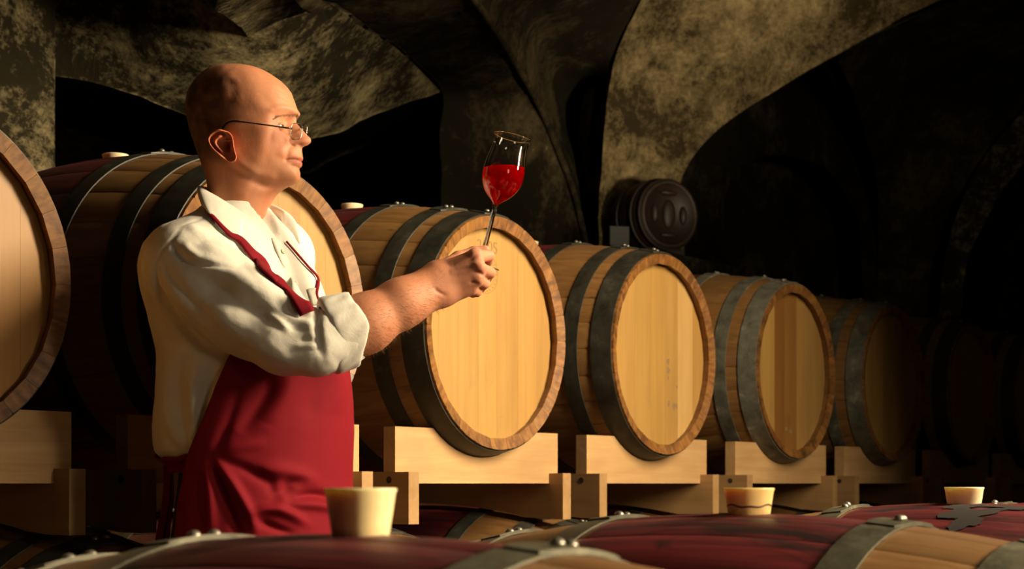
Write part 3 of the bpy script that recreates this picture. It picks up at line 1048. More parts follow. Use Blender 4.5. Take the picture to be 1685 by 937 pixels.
t.b.inputs['Specular IOR Level'].default_value = 0.15
t.bump(wv, 0.08, 0.001)
M['apron'] = t.m
M['trousers'] = NT('black_trouser_cloth').set(Base_Color=(0.012, 0.010, 0.010), Roughness=0.85).m
M['shoe'] = NT('black_shoe_leather').set(Base_Color=(0.012, 0.010, 0.009), Roughness=0.4).m
M['metal_dark'] = NT('dark_spectacle_metal').set(Base_Color=(0.05, 0.045, 0.04), Metallic=0.9, Roughness=0.3).m
M['metal_light'] = NT('bright_spectacle_metal').set(Base_Color=(0.5, 0.45, 0.38), Metallic=1.0, Roughness=0.25).m
t = NT('spectacle_glass')
tr, gl, lw, mx = t.n('ShaderNodeBsdfTransparent'), t.n('ShaderNodeBsdfGlossy'), t.n('ShaderNodeFresnel'), t.n('ShaderNodeMixShader')
tr.inputs[0].default_value = (0.93, 0.93, 0.92, 1)
gl.inputs['Roughness'].default_value = 0.02
lw.inputs['IOR'].default_value = 1.5
mx.inputs[0].default_value = 0.10; t.l(tr.outputs[0], mx.inputs[1]); t.l(gl.outputs[0], mx.inputs[2])
t.l(mx.outputs[0], t.t.nodes['Material Output'].inputs[0])
M['lens'] = t.m
M['eye_white'] = NT('eye_white').set(Base_Color=(0.55, 0.47, 0.40), Roughness=0.25).m
M['iris'] = NT('grey_iris').set(Base_Color=(0.05, 0.05, 0.045), Roughness=0.2).m
M['brow'] = NT('brow_hair').set(Base_Color=(0.20, 0.10, 0.042), Roughness=0.85).m
M['button'] = NT('pearl_button').set(Base_Color=(0.72, 0.66, 0.54), Roughness=0.3).m

SKIN = np.array([0.58, 0.248, 0.134])
# ---- head: side-view sections (px of the photo at the head's own distance), lofted
HYAW = R(-8.5)
fw = np.array([math.cos(HYAW), math.sin(HYAW)])
sd = np.array([-math.sin(HYAW), math.cos(HYAW)])
HC = ML(405, 200, 0.0)
def HU(px, y=0.0):
    """forward coordinate in the head of a point seen at px whose sideways offset is y"""
    f = (px - 842.5) / F
    return (f * (MZ + HC[1] + y * sd[1]) - HC[0] - y * sd[0] + MX) / (fw[0] - f * fw[1])
def HZ(py): return CAMZ + (796 - py) * MZ / F
def HP(u, y, z):
    return np.array([HC[0] + u * fw[0] + y * sd[0], HC[1] + u * fw[1] + y * sd[1], z])
PHI = np.radians([0, 9, 20, 34, 52, 72, 98, 128, 156, 180])
def level(py, xf, xb, wd, over=None, p=0.92):
    uf, ub = HU(xf), HU(xb)
    cx, a = (uf + ub) / 2, (uf - ub) / 2
    c, s = np.cos(PHI), np.sin(PHI)
    x = cx + a * np.sign(c) * np.abs(c) ** p
    y = wd * np.abs(s) ** p
    if over:
        for k, (ox, oy) in enumerate(over):
            x[k], y[k] = HU(ox), oy
    return py, np.stack([x, y], 1)
LV = [
    level(107.2, 386, 384, 0.0008), level(108.6, 403, 362, 0.019), level(113, 424, 346, 0.036), level(123, 444, 333, 0.052),
    level(138.7, 464.5, 318, 0.0655), level(152, 476.5, 312, 0.0715), level(165, 481.5, 308.8, 0.075), level(177, 485.5, 308.5, 0.0765),
    level(184, 488.5, 309.3, 0.0768, [(488.5, 0), (488, .010), (485, .021), (478, .036), (466, .052)]),
    level(190, 482, 310.3, 0.0765, [(491, 0), (490, .009), (486.5, .020), (480.5, .035), (469, .051), (449, .066)]),
    level(198, 480, 312, 0.076, [(486.5, 0), (485, .008), (480, .019), (478, .034), (469, .050), (448, .065)]),
    level(205, 480, 313.5, 0.075, [(487.5, 0), (483, .007), (474, .016), (472.5, .032), (465.5, .048), (446, .064)]),
    level(211, 480, 315, 0.0745, [(492, 0), (486, .0075), (474, .0165), (472.5, .032), (465.5, .048), (446, .065)]),
    level(218, 480, 317, 0.0735, [(498.5, 0), (491, .0085), (475, .017), (472, .032), (465, .049), (446, .066)]),
    level(226, 480, 319.5, 0.073, [(505.5, 0), (497, .0095), (480, .0165), (474, .031), (465, .049), (446, .066)]),
    level(232.5, 480, 322, 0.072, [(511.3, 0), (504, .0095), (486, .017), (475, .03), (464.5, .049), (445, .066)]),
    level(237, 480, 323.2, 0.0715, [(511.5, 0), (504.5, .010), (488.5, .0185), (475, .029), (463.5, .049), (444.5, .0655)]),
    level(241.5, 480, 324.2, 0.0705, [(506, 0), (501, .010), (488, .0185), (475, .0285), (462.5, .0485), (443.5, .0645)]),
    level(246.5, 478, 326, 0.0695, [(496.5, 0), (494, .008), (486, .017), (475.5, .029), (461.5, .048), (442, .063)]),
    level(254, 476, 328.7, 0.068, [(496.8, 0), (495.5, .008), (490, .019), (477, .033), (461, .048), (440.5, .062)]),
    level(261, 474, 331.5, 0.067, [(497.5, 0), (496, .009), (489, .020), (475.5, .034), (459.5, .048), (438.5, .061)]),
    level(265, 473, 333, 0.066, [(497.8, 0), (496.3, .010), (487.5, .021), (474, .033), (458.3, .047), (437, .060)]),
    level(268, 472, 334, 0.0655, [(493.5, 0), (492, .010), (484.5, .021), (472.5, .033), (457.5, .047), (436.5, .060)]),
    level(271, 471, 335.3, 0.065, [(496.3, 0), (494.8, .010), (486, .021), (472.8, .033), (456.8, .047), (435.8, .0595)]),
    level(275.5, 470, 336.8, 0.064, [(494.5, 0), (492.8, .011), (484, .022), (471, .034), (455, .047), (434.5, .0588)]),
    level(281, 468, 338.4, 0.063, [(491, 0), (490, .011), (483.5, .022), (470, .035), (453, .047), (433, .058)]),
    level(288, 466, 340.2, 0.0615, [(492, 0), (491, .011), (484.5, .022), (468.5, .035), (450, .047), (430, .057)]),
    level(295, 463, 341.7, 0.060, [(491.5, 0), (490.3, .011), (482.5, .022), (465, .034), (446.5, .046), (427, .056)]),
    level(301, 460, 343, 0.059, [(487.5, 0), (486, .010), (477, .021), (458.5, .033), (441, .044), (423.5, .054)]),
    level(306.5, 455, 344, 0.058, [(478, 0), (476, .010), (467.5, .019), (450, .031), (435, .042), (420, .053)]),
    level(312, 450, 344.7, 0.0575, [(466, 0), (464, .010), (457.5, .019), (443.5, .031), (430.5, .042), (418, .052)]),
    level(320, 452, 345, 0.0575), level(332, 443.5, 344.5, 0.057), level(346, 439.5, 343, 0.057), level(362, 438, 341, 0.058), level(385, 437, 336, 0.062), level(410, 437, 330, 0.066)]

def pchip(x, Y, xs):
    h = np.diff(x)
    dl = np.diff(Y, axis=0) / h[:, None]
    d = np.zeros_like(Y)
    w1, w2 = (2 * h[1:] + h[:-1])[:, None], (h[1:] + 2 * h[:-1])[:, None]
    same = dl[1:] * dl[:-1] > 0
    with np.errstate(divide='ignore', invalid='ignore'):
        hm = (w1 + w2) / (w1 / dl[:-1] + w2 / dl[1:])
    d[1:-1] = np.where(same, hm, 0)
    d[0], d[-1] = dl[0], dl[-1]
    i = np.clip(np.searchsorted(x, xs) - 1, 0, len(x) - 2)
    t_ = ((xs - x[i]) / h[i])[:, None]
    hh = h[i][:, None]
    return (Y[i] * (2 * t_**3 - 3 * t_**2 + 1) + d[i] * hh * (t_**3 - 2 * t_**2 + t_) + Y[i + 1] * (-2 * t_**3 + 3 * t_**2) + d[i + 1] * hh * (t_**3 - t_**2))

NR = 65     # points on half a ring
def build_head():
    pys = np.array([l[0] for l in LV])
    H = np.stack([l[1] for l in LV])           # levels, 10, 2
    half = []
    for lv in H:
        full = np.concatenate([lv[1:3][::-1] * [1, -1], lv, lv[-3:-1][::-1] * [1, -1]])
        u = np.linspace(2, 11, NR)
        half.append(cr(full, u))
    half = np.stack(half)
    half[:, 0, 1] = 0
    half[:, -1, 1] = 0
    rows = np.concatenate([107.2 + (np.linspace(0, 1, 26) ** 2) * 30, np.arange(138.5, 410.1, 1.25)])
    G = pchip(pys, half.reshape(len(pys), -1), rows).reshape(len(rows), NR, 2)
    def blur(A, sig):
        out = A.copy()
        sp = np.gradient(rows)
        for i in range(6, len(rows) - 1):
            sg = min(sig, (rows[i] - 107.2) / 3.5)
            wgt = np.exp(-0.5 * ((rows - rows[i]) / sg) ** 2) * sp
            out[i] = np.tensordot(wgt / wgt.sum(), A, axes=(0, 0))
        return out
    k = np.arange(NR)[None, :, None]
    B1, B2, B3 = blur(G, 1.2), blur(G, 2.6), blur(G, 9.0)
    w2 = np.clip((k - 3) / 8, 0, 1)
    w3 = np.clip((k - 15) / 16, 0, 1)
    G = (B1 * (1 - w2) + B2 * w2) * (1 - w3) + B3 * w3
    return rows, G
rows, G = build_head()
nrw = len(rows)
# refine: creases and soft forms in (forward px, height px) side coordinates, symmetric on both sides
Vh = np.zeros((nrw, NR, 3))
Vh[..., 0], Vh[..., 1], Vh[..., 2] = G[..., 0], G[..., 1], HZ(rows)[:, None]
nh = np.cross(np.gradient(Vh, axis=1), np.gradient(Vh, axis=0))
nh /= np.linalg.norm(nh, axis=2, keepdims=True) + 1e-9
if (nh[20:60, 20, 0].mean()) < 0: nh = -nh
PX = 405 + (Vh[..., 0] - HU(405)) / (HU(406) - HU(405))     # mid-plane pixel x of each vertex
PY = np.repeat(rows[:, None], NR, 1)
Yv = Vh[..., 1]
def gs(dx, dy, sx_, sy_): return np.exp(-(dx / sx_) ** 2 - (dy / sy_) ** 2)
def polyd(pts, wd):
    P = cr(np.array(pts, float), np.linspace(0, len(pts) - 1, 20))
    dd = np.full(PX.shape, 1e9)
    for a, b in zip(P[:-1], P[1:]):
        ab = b - a
        t_ = np.clip(((PX - a[0]) * ab[0] + (PY - a[1]) * ab[1]) / (ab @ ab), 0, 1)
        dd = np.minimum(dd, np.hypot(PX - a[0] - t_ * ab[0], PY - a[1] - t_ * ab[1]))
    return np.exp(-(dd / wd) ** 2)
disp = np.zeros_like(PX)
disp += -0.0016 * polyd([(487, 240), (482, 250), (480, 262), (479, 272)], 3.2) * (Yv > 0.012)      # nasolabial fold
disp += 0.0014 * polyd([(480, 240), (474, 250), (472, 262)], 5.5) * (Yv > 0.016)
disp += -0.0022 * polyd([(492, 268), (486, 268.5), (481, 269), (478, 271)], 1.3) * (Yv > 0.001)    # mouth line
disp += -0.0035 * gs(PX - 495, PY - 243.5, 5, 2.0) * gs(Yv - 0.0085, 0, 0.004, 1)                   # nostril
disp += -0.0016 * polyd([(485.5, 230), (481.5, 236), (483, 243.5), (487, 246)], 1.8) * (Yv > 0.008) # alar groove
disp += 0.0010 * gs(PX - 478, PY - 219, 8, 4) * (Yv > 0.012)                                        # lower lid bag
disp += -0.0006 * polyd([(484, 222), (477, 226), (468, 225)], 2.0) * (Yv > 0.012)
disp += 0.0022 * polyd([(490, 190), (482, 187), (470, 190), (462, 195)], 4.5) * (Yv > 0.006)        # brow ridge
disp += -0.0010 * polyd([(398, 150), (405, 165), (400, 185)], 5)                                     # temple hollow
disp += 0.0005 * polyd([(403, 122), (398, 138), (408, 150)], 2.2)                                    # temporal vein
disp += -0.0026 * polyd([(392, 268), (402, 287), (420, 301), (440, 309)], 7.0) * (Yv > 0.02)         # under the jaw
disp += 0.0022 * polyd([(400, 262), (412, 281), (432, 293), (455, 300)], 8.0) * (Yv > 0.02)
disp += -0.0015 * polyd([(490.5, 279.5), (486, 279)], 3)
for q, yy in enumerate((146, 157, 168)):
    disp += -0.0005 * polyd([(480, yy + 6), (462, yy), (445, yy + 2)], 1.6)
disp += 0.0006 * fbm(np.stack([Vh[..., 0] * 40, Yv * 40, Vh[..., 2] * 40], -1), 2, 5)
Vh = Vh + nh * disp[..., None]
Vh[:, 0, 1] = 0
Vh[:, -1, 1] = 0
# albedo tint: lips, cheeks, shaved hair
tint = np.tile(SKIN, (nrw, NR, 1))
def mixc(mask, c):
    global tint
    tint = tint * (1 - mask[..., None]) + np.array(c) * mask[..., None]
sm = lambda x, a, b: np.clip((x - a) / (b - a), 0, 1) ** 2 * (3 - 2 * np.clip((x - a) / (b - a), 0, 1))
mixc(0.55 * gs(PX - 468, PY - 238, 17, 16), (0.56, 0.20, 0.115))
mixc(0.6 * gs(PX - 508, PY - 236, 12, 10), (0.58, 0.21, 0.125))
mixc(0.5 * gs(PX - 455, PY - 170, 30, 25), (0.56, 0.25, 0.13))
lipm = sm(PX, 476, 483) * sm(PY, 261.5, 264) * (1 - sm(PY, 272.5, 276)) * (1 - np.clip(np.abs(Yv) - 0.020, 0, 0.004) / 0.004)
mixc(0.8 * lipm, (0.44, 0.125, 0.085))
mixc(0.8 * polyd([(494, 268), (486, 268.5), (479, 269.5)], 1.0) * (Yv > -1), (0.20, 0.05, 0.03))
nz_ = fbm(np.stack([Vh[..., 0] * 60, Yv * 60, Vh[..., 2] * 60], -1), 3, 9)
hair = (1 - sm(PX + 4 * nz_, 384, 404)) * sm(PY + 3 * nz_, 120, 150) * (1 - sm(PY, 262, 285)) 
side = sm(PX, 384, 400) * (1 - sm(PX, 412, 420)) * sm(PY, 168, 185) * (1 - sm(PY, 205, 225))
mixc(np.clip((0.85 * hair + 0.45 * side) * (0.9 + 0.3 * nz_), 0, 1), (0.085, 0.045, 0.024))
beard = sm(PY, 262, 285) * (1 - sm(PY, 306, 322)) * sm(PX, 405, 425)
mixc(0.22 * beard * (1 - lipm), (0.27, 0.15, 0.08))
def ring_mesh(Vh, tint):
    """mirror half rings into a closed head"""
    n = NR * 2 - 2
    L = np.concatenate([Vh, (Vh * [1, -1, 1])[:, -2:0:-1]], 1)
    T = np.concatenate([tint, tint[:, -2:0:-1]], 1)
    P = np.empty_like(L)
    P[..., 0] = HC[0] + L[..., 0] * fw[0] + L[..., 1] * sd[0]
    P[..., 1] = HC[1] + L[..., 0] * fw[1] + L[..., 1] * sd[1]
    P[..., 2] = L[..., 2]
    Fq = []
    for i in range(nrw - 1):
        for k in range(n):
            Fq.append((i * n + k, (i + 1) * n + k, (i + 1) * n + (k + 1) % n, i * n + (k + 1) % n))
    Fq.append(tuple(range(n)))
    return P.reshape(-1, 3), Fq, T.reshape(-1, 3)
HV, HF, HT = ring_mesh(Vh, tint)

# ---- ears
def ear(sign):
    """outline and relief of the ear, seen from the side; sign -1 = the ear turned to the camera"""
    ol = [(370.6, 214.5), (360, 212), (349, 216), (342, 224.5), (343, 234), (350.5, 245), (361.6, 255.6), (371, 263), (380, 267.5), (387, 265.5), (389.5, 259), (386.5, 247), (385, 238), (383, 226), (378, 218)]
    c = np.array([369.5, 238.5])
    n = 90
    O = cr(np.array(ol + ol[:1]), np.linspace(0, len(ol), n, endpoint=False)) if False else None
    P = np.array([ol[-1]] + ol + ol[:2], float)
    O = cr(P, np.linspace(1, len(ol) + 1, n, endpoint=False))
    nr = 30
    V, Fq = [], []
    for i in range(nr + 1):
        r = i / nr
        for k in range(n):
            q = c + (O[k] - c) * r
            dx, dy = O[k] - c
            back = max(0.0, min(1.0, (-(dx) + 4) / 12.0))          # 1 on the outer rim, 0 at the cheek side
            lobe = max(0.0, min(1.0, (q[1] - 250) / 9.0))
            h = 0.0125 * back + 0.004 * (1 - back)                  # ear stands off at the back
            rim = math.exp(-((r - 0.93) / 0.085) ** 2) * 0.0055 * (1 - 0.5 * lobe)
            scapha = -math.exp(-((r - 0.76) / 0.085) ** 2) * 0.0062 * back * (1 - lobe)
            anti = math.exp(-((r - 0.56) / 0.10) ** 2) * 0.0056 * back * (1 - lobe)
            concha = -math.exp(-(((q[0] - 373) / 7.0) ** 2 + ((q[1] - 240) / 10.5) ** 2)) * 0.0082
            tri = -math.exp(-(((q[0] - 366) / 4.0) ** 2 + ((q[1] - 222) / 4.5) ** 2)) * 0.004
            trag = math.exp(-(((q[0] - 382.5) / 3.0) ** 2 + ((q[1] - 241) / 5.5) ** 2)) * 0.0065
            crus = math.exp(-(((q[0] - 374) / 6.0) ** 2 + ((q[1] - 231) / 1.8) ** 2)) * 0.0035
            z = h * (0.35 + 0.65 * r) + rim + scapha + anti + concha + tri + trag + crus + 0.0025 * lobe
            if i == nr: z -= 0.004
            V.append((q[0], q[1], z))
    for i in range(nr):
        for k in range(n):
            Fq.append((i * n + k, i * n + (k + 1) % n, (i + 1) * n + (k + 1) % n, (i + 1) * n + k))
    off = len(V)
    for k in range(n):                                              # back of the ear runs into the skull
        q = c + (O[k] - c) * 0.86
        V.append((q[0], q[1], -0.012))
    for k in range(n):
        Fq.append((nr * n + k, nr * n + (k + 1) % n, off + (k + 1) % n, off + k))
    out = []
    for x, y, z in V:
        yy = -(0.0765 + z)
        u = HU(x, yy)
        out.append(HP(u, yy if sign < 0 else -yy, CAMZ + (796 - y) * (MZ + yy) / F))
    if sign > 0: Fq = [f[::-1] for f in Fq]
    T = np.array([SKIN * (0.80 + 0.0 * z) * [1.12, 0.86, 0.72] for x, y, z in V])
    for j, (x, y, z) in enumerate(V):
        if z < 0.0: T[j] = T[j] * [0.7, 0.5, 0.45]
    return out, Fq, T

# ---- right forearm and hand, one implicit surface
E_ = ML(515, 572, -0.245)
W_ = ML(716, 469, -0.165)
def hand_sdf():
    lo = ML(505, 610, -0.32); hi = ML(830, 390, -0.05)
    lo = np.array([lo[0], -0.33, lo[2]]); hi = np.array([hi[0], -0.055, hi[2]])
    P, l0, d = grid(lo, hi, 0.0021)
    w1, w2 = ML(716, 456, -0.160), ML(724, 482, -0.163)
    f = seg(P, E_, ML(600, 533, -0.212), 0.046, 0.0475)
    f = smin(f, seg(P, ML(600, 533, -0.212), ML(660, 499, -0.188), 0.0475, 0.0385), 0.02)
    f = smin(f, seg(P, ML(660, 497, -0.188), w1, 0.036, 0.0235), 0.02)
    f = smin(f, seg(P, ML(660, 503, -0.188), w2, 0.036, 0.0235), 0.02)
    kn = {'i': (783, 422, -0.163), 'm': (788, 441, -0.168), 'r': (784, 459, -0.162), 'p': (774, 474, -0.150)}
    wr = {'i': (722, 450, -0.156), 'm': (724, 462, -0.165), 'r': (726, 474, -0.166), 'p': (728, 484, -0.160)}
    hnd = None
    for k in 'imrp':
        a, b = ML(*wr[k]), ML(*kn[k])
        s_ = seg(P, a, b, 0.0185, 0.0125)
        hnd = s_ if hnd is None else smin(hnd, s_, 0.012)
    # fleshy palm on the far side
    hnd = smin(hnd, seg(P, ML(730, 458, -0.14), ML(770, 445, -0.128), 0.024, 0.020), 0.02)
    hnd = smin(hnd, seg(P, ML(735, 480, -0.14), ML(765, 470, -0.128), 0.019, 0.018), 0.02)
    f = smin(f, hnd, 0.018)
    # knuckle bumps and tendons on the back of the hand
    for k in 'imr':
        b = ML(*kn[k])
        f = smin(f, np.linalg.norm(P - (b + np.array([-0.001, -0.0025, 0.002])), axis=-1) - 0.0112, 0.006)
        a = ML(*wr[k])
        f = smin(f, seg(P, a + (b - a) * 0.35 + np.array([0, -0.0125, 0.004]), b + np.array([-0.006, -0.0085, 0.004]), 0.0025, 0.0035), 0.008)
    fingers = [
        [kn['i'], (804, 421, -0.128), (803, 430, -0.104), (790, 434, -0.096)],
        [kn['m'], (806, 449, -0.132), (802, 457, -0.106), (788, 457, -0.098)],
        [kn['r'], (797, 467, -0.124), (791, 474, -0.101), (778, 472, -0.096)],
        [kn['p'], (785, 481, -0.118), (778, 483, -0.100), (768, 479, -0.096)]]
    rad = [(0.0120, 0.0098, 0.0085, 0.0074), (0.0122, 0.0100, 0.0086, 0.0075), (0.0115, 0.0093, 0.0082, 0.0072), (0.0102, 0.0082, 0.0073, 0.0064)]
    for fg, rr in zip(fingers, rad):
        g = None
        for a, b, ra, rb in zip(fg[:-1], fg[1:], rr[:-1], rr[1:]):
            s_ = seg(P, ML(*a), ML(*b), ra, rb)
            g = s_ if g is None else smin(g, s_, 0.003)
        f = smin(f, g, 0.0035)
    th = [(730, 446, -0.140), (754, 426, -0.118), (780, 416, -0.104), (798, 412, -0.100)]
    g = None
    for a, b, ra, rb in zip(th[:-1], th[1:], (0.019, 0.0125, 0.0105), (0.0125, 0.0105, 0.0088)):
        s_ = seg(P, ML(*a), ML(*b), ra, rb)
        g = s_ if g is None else smin(g, s_, 0.005)
    f = smin(f, g, 0.007)
    return surface_nets(f, l0, d)
AV, AF = hand_sdf()
AN = vert_normals(AV, AF)
if ((AV - (E_ + W_) / 2) * AN).sum() < 0:
    AF = AF[:, ::-1]; AN = -AN
AV = strokes(AV, AN, [(S2([(745, 440), (770, 428), (782, 421)], -.16), 0.0035, 0.0016), (S2([(742, 452), (766, 445), (785, 440)], -.16), 0.0035, -0.0012),
                      (S2([(715, 478), (722, 484), (735, 490)], -.16), 0.003, -0.0018), (S2([(795, 437), (800, 436), (806, 436)], -.14), 0.0018, -0.003),
                      (S2([(780, 450), (788, 451), (797, 456)], -.16), 0.0024, -0.0022), (S2([(774, 467), (780, 467), (788, 469)], -.16), 0.0022, -0.0022),
                      (S2([(726, 432), (745, 424), (770, 420)], -.15), 0.004, -0.0018)])
AT = np.tile(SKIN * [1.0, 1.0, 1.0], (len(AV), 1))
hm = sm((AV[:, 0] - ML(690, 450, -0.16)[0]) / 0.08, 0, 1)
AT = AT * (1 - hm[:, None]) + hm[:, None] * np.array([0.58, 0.255, 0.150])
kd = np.zeros(len(AV))
for q in ((786, 420, -.175), (791, 443, -.178), (788, 461, -.172), (777, 476, -.16), (806, 422, -.135), (806, 449, -.14)):
    kd = np.maximum(kd, np.exp(-(np.linalg.norm(AV - ML(*q), axis=1) / 0.011) ** 2))
AT = AT * (1 - 0.45 * kd[:, None]) + 0.45 * kd[:, None] * np.array([0.56, 0.20, 0.11])

# ---- left hand (behind the body) as its own short implicit surface joined to the same skin
def left_hand_sdf():
    c = ML(470, 700, 0.25)
    lo, hi = c + [-0.09, -0.07, -0.26], c + [0.10, 0.07, 0.14]
    P, l0, d = grid(lo, hi, 0.004)
    b = lambda x, y, z: c + np.array([x, y, z])
    f = seg(P, b(-0.03, 0, 0.12), b(0, 0, -0.04), 0.036, 0.026)
    f = smin(f, seg(P, b(0.0, 0, -0.05), b(0.01, 0, -0.11), 0.026, 0.028), 0.02)
    for k, (dx, ln) in enumerate(((-0.03, 0.06), (-0.01, 0.075), (0.01, 0.07), (0.03, 0.055))):
        f = smin(f, seg(P, b(dx * 0.8 + 0.01, 0, -0.12), b(dx + 0.018, -0.012, -0.12 - ln), 0.0105, 0.008), 0.006)
    f = smin(f, seg(P, b(0.025, -0.01, -0.07), b(0.055, -0.03, -0.135), 0.014, 0.009), 0.008)
    return surface_nets(f, l0, d)
LVt, LFt = left_hand_sdf()

def add_tint(m, T):
    a = m.color_attributes.new('tint', 'FLOAT_COLOR', 'POINT')
    a.data.foreach_set('color', np.concatenate([T, np.ones((len(T), 1))], 1).astype(np.float32).ravel())

ev1, ef1, et1 = ear(-1)
ev2, ef2, et2 = ear(1)
parts = [(HV, HF, HT), (ev1, ef1, et1), (ev2, ef2, et2), (AV, AF.tolist(), AT), (LVt, LFt.tolist(), np.tile(SKIN, (len(LVt), 1)))]
# hidden upper body inside the clothes keeps the figure one piece
tv, tf = tube([ML(391, 400, 0), ML(395, 480, 0), ML(410, 600, 0), ML(418, 760, 0)], [0.07, 0.10, 0.11, 0.11], 24)
parts.append((tv, tf, np.tile(SKIN, (len(tv), 1))))
for pts_ in ([ML(385, 425, 0), ML(310, 430, -0.165), ML(410, 512, -0.20), E_], [ML(385, 425, 0), ML(455, 430, 0.17), ML(440, 560, 0.24), ML(455, 660, 0.25)]):
    tv, tf = tube(pts_, [0.05, 0.05, 0.045, 0.04], 16)
    parts.append((tv, tf, np.tile(SKIN, (len(tv), 1))))
V, Fc = join([(p[0], p[1]) for p in parts])
bm_ = mesh('body', V, Fc, M['skin'], True)
add_tint(bm_, np.concatenate([p[2] for p in parts]))
BODY = link('body', bm_, MAN)
HEADBVH = BVHTree.FromPolygons([Vector(p) for p in HV], HF)

# ---- eyes, brows
def eye(sign):
    y = sign * 0.0315
    cu_ = HU(465.5, -0.0315)
    z = CAMZ + (796 - 208.5) * (MZ - 0.043) / F
    c = HP(cu_ - 0.0112, y, z)
    g = Vector((fw[0] * math.cos(R(4)), fw[1], -0.04)).normalized()
    rot = g.to_track_quat('Z', 'Y').to_matrix()
    V, Fq = lathe([(0.0003, -0.0122), (0.008, -0.0092), (0.0118, -0.003), (0.0118, 0.003), (0.0095, 0.0077), (0.006, 0.0106), (0.0003, 0.0122)], 24)
    V = [Vector(c) + rot @ Vector(v_) for v_ in V]
    o = link('eye', mesh('eye', V, Fq, M['eye_white'], True), MAN)
    V, Fq = lathe([(0.0060, 0.0108), (0.0045, 0.0118), (0.0003, 0.0127)], 20)
    V = [Vector(c) + rot @ Vector(v_) for v_ in V]
    link('iris', mesh('iris', V, Fq, M['iris'], True), o)
    # lids: parts of a slightly larger sphere, open in front
    V, Fq, T = [], [], []
    for up, (e0, e1) in ((1, (14, 78)), (-1, (-16, -75))):
        off = len(V)
        na, ne = 25, 9
        for i in range(ne):
            el = R(e0 + (e1 - e0) * i / (ne - 1))
            for k in range(na):
                az = R(-78 + 156 * k / (na - 1))
                r = 0.0131 + (0.0006 if i == 0 else 0)
                elk = el * (1 - 0.55 * (abs(az) / R(78)) ** 2) if i < 3 else el
                p = HP(cu_ - 0.0112 + r * math.cos(elk) * math.cos(az), y + r * math.cos(elk) * math.sin(az), z + r * math.sin(elk))
                V.append(p)
        for i in range(ne - 1):
            for k in range(na - 1):
                a = off + i * na + k
                Fq.append((a, a + 1, a + na + 1, a + na) if up > 0 else (a, a + na, a + na + 1, a + 1))
    m = mesh('eyelid', V, Fq, M['skin'], True)
    add_tint(m, np.tile(SKIN * [0.98, 0.92, 0.9], (len(V), 1)))
    ol = link('eyelid', m, MAN)
    sol = ol.modifiers.new('thick', 'SOLIDIFY'); sol.thickness = 0.0016; sol.offset = -1
eye(-1); eye(1)
def brow(sign):
    V, Fq = [], []
    rr = random.Random(3)
    eye0 = Vector((MX, -MZ, CAMZ))
    path = np.array([(491.0, 189.5), (484, 190.5), (475, 189.5), (466, 190.0), (457, 192.5), (449, 197.0)])
    mid = Vector((HC[0], HC[1], 0))
    sdv3 = Vector((sd[0], sd[1], 0))
    for q in range(620):
        tt = rr.random() ** 1.2
        p2 = cr(path, np.array([tt * (len(path) - 1)]))[0]
        p2 = p2 + np.array([rr.uniform(-1, 1), rr.gauss(0, 1.5) * (1.15 - 0.75 * tt)])
        d0 = (Vector(ML(p2[0], p2[1], 0)) - eye0).normalized()
        hit = HEADBVH.ray_cast(eye0, d0)
        if hit[0] is None: continue
        n = hit[1] if hit[1].dot(d0) < 0 else -hit[1]
        b = hit[0] - n * 0.0003
        d = Vector((-fw[0], -fw[1], rr.uniform(-0.15, 0.35))) + n * rr.uniform(0.1, 0.35)
        d = (d - n * min(0, d.dot(n))).normalized() * rr.uniform(0.004, 0.0075)
        w_ = d.cross(n).normalized() * 0.0004
        tri = [b - w_, b + w_, b + n * 0.0005, b + d]
        if sign > 0:
            tri = [p - sdv3 * (2 * (p - mid).dot(sdv3)) for p in tri]
        o = len(V)
        V += tri
        Fq += [(o, o + 1, o + 3), (o + 1, o + 2, o + 3), (o + 2, o, o + 3)]
    o = link('eyebrow', mesh('eyebrow', V, Fq, M['brow']), MAN)
    o['kind'] = 'stuff'
brow(-1); brow(1)

# ---- spectacles
def hpt(px, py, y):
    return HP(HU(px, y), y, CAMZ + (796 - py) * (MZ + HC[1] + y) / F)
ucl = HU(487.5, -0.033)
GL_ = tag(empty('eyeglasses', (0, 0, 0)), None)
GL_.parent = MAN
LZ = CAMZ + (796 - 217.5) * (MZ - 0.043) / F
def lens_ring(sign):
    pts_ = []
    for k in range(40):
        a = 2 * PI * k / 40
        w_, h_ = 0.0175, 0.0148
        c, s = math.cos(a), math.sin(a)
        yy = w_ * abs(c) ** 0.62 * (1 if c > 0 else -1)
        zz = h_ * abs(s) ** 0.62 * (1 if s > 0 else -1)
        u = ucl + 0.10 * zz - 0.006 * (abs(sign * 0.033 + yy) - 0.033) / 0.02
        pts_.append(HP(u, sign * 0.033 + yy, LZ + zz + 0.19 * (sign * 0.033 + yy + 0.033)))
    return pts_
rings = {}
for sgn in (-1, 1):
    P_ = lens_ring(sgn)
    rings[sgn] = P_
    V, Fq = tube(P_ + P_[:2], 0.00075, 6, False)
    link('lens_rim', mesh('lens_rim', V, Fq, M['metal_light'], True), GL_)
    cen = np.mean(P_, axis=0)
    V = [p + np.array([fw[0], fw[1], 0]) * 0.0005 for p in P_] + [p - np.array([fw[0], fw[1], 0]) * 0.0005 for p in P_]
    n = len(P_)
    Fq = [tuple(range(n)), tuple(range(2 * n - 1, n - 1, -1))] + [(k, n + k, n + (k + 1) % n, (k + 1) % n) for k in range(n)]
    link('lens', mesh('lens', V, Fq, M['lens']), GL_)
b0 = HP(ucl, -0.0150, LZ + 0.0065); b1 = HP(ucl + 0.004, 0, LZ + 0.0125); b2 = HP(ucl, 0.0150, LZ + 0.0125)
V, Fq = tube([b0, (np.array(b0) + b1) / 2 + [0, 0, 0.001], b1, (np.array(b2) + b1) / 2 + [0, 0, 0.001], b2], 0.0009, 8)
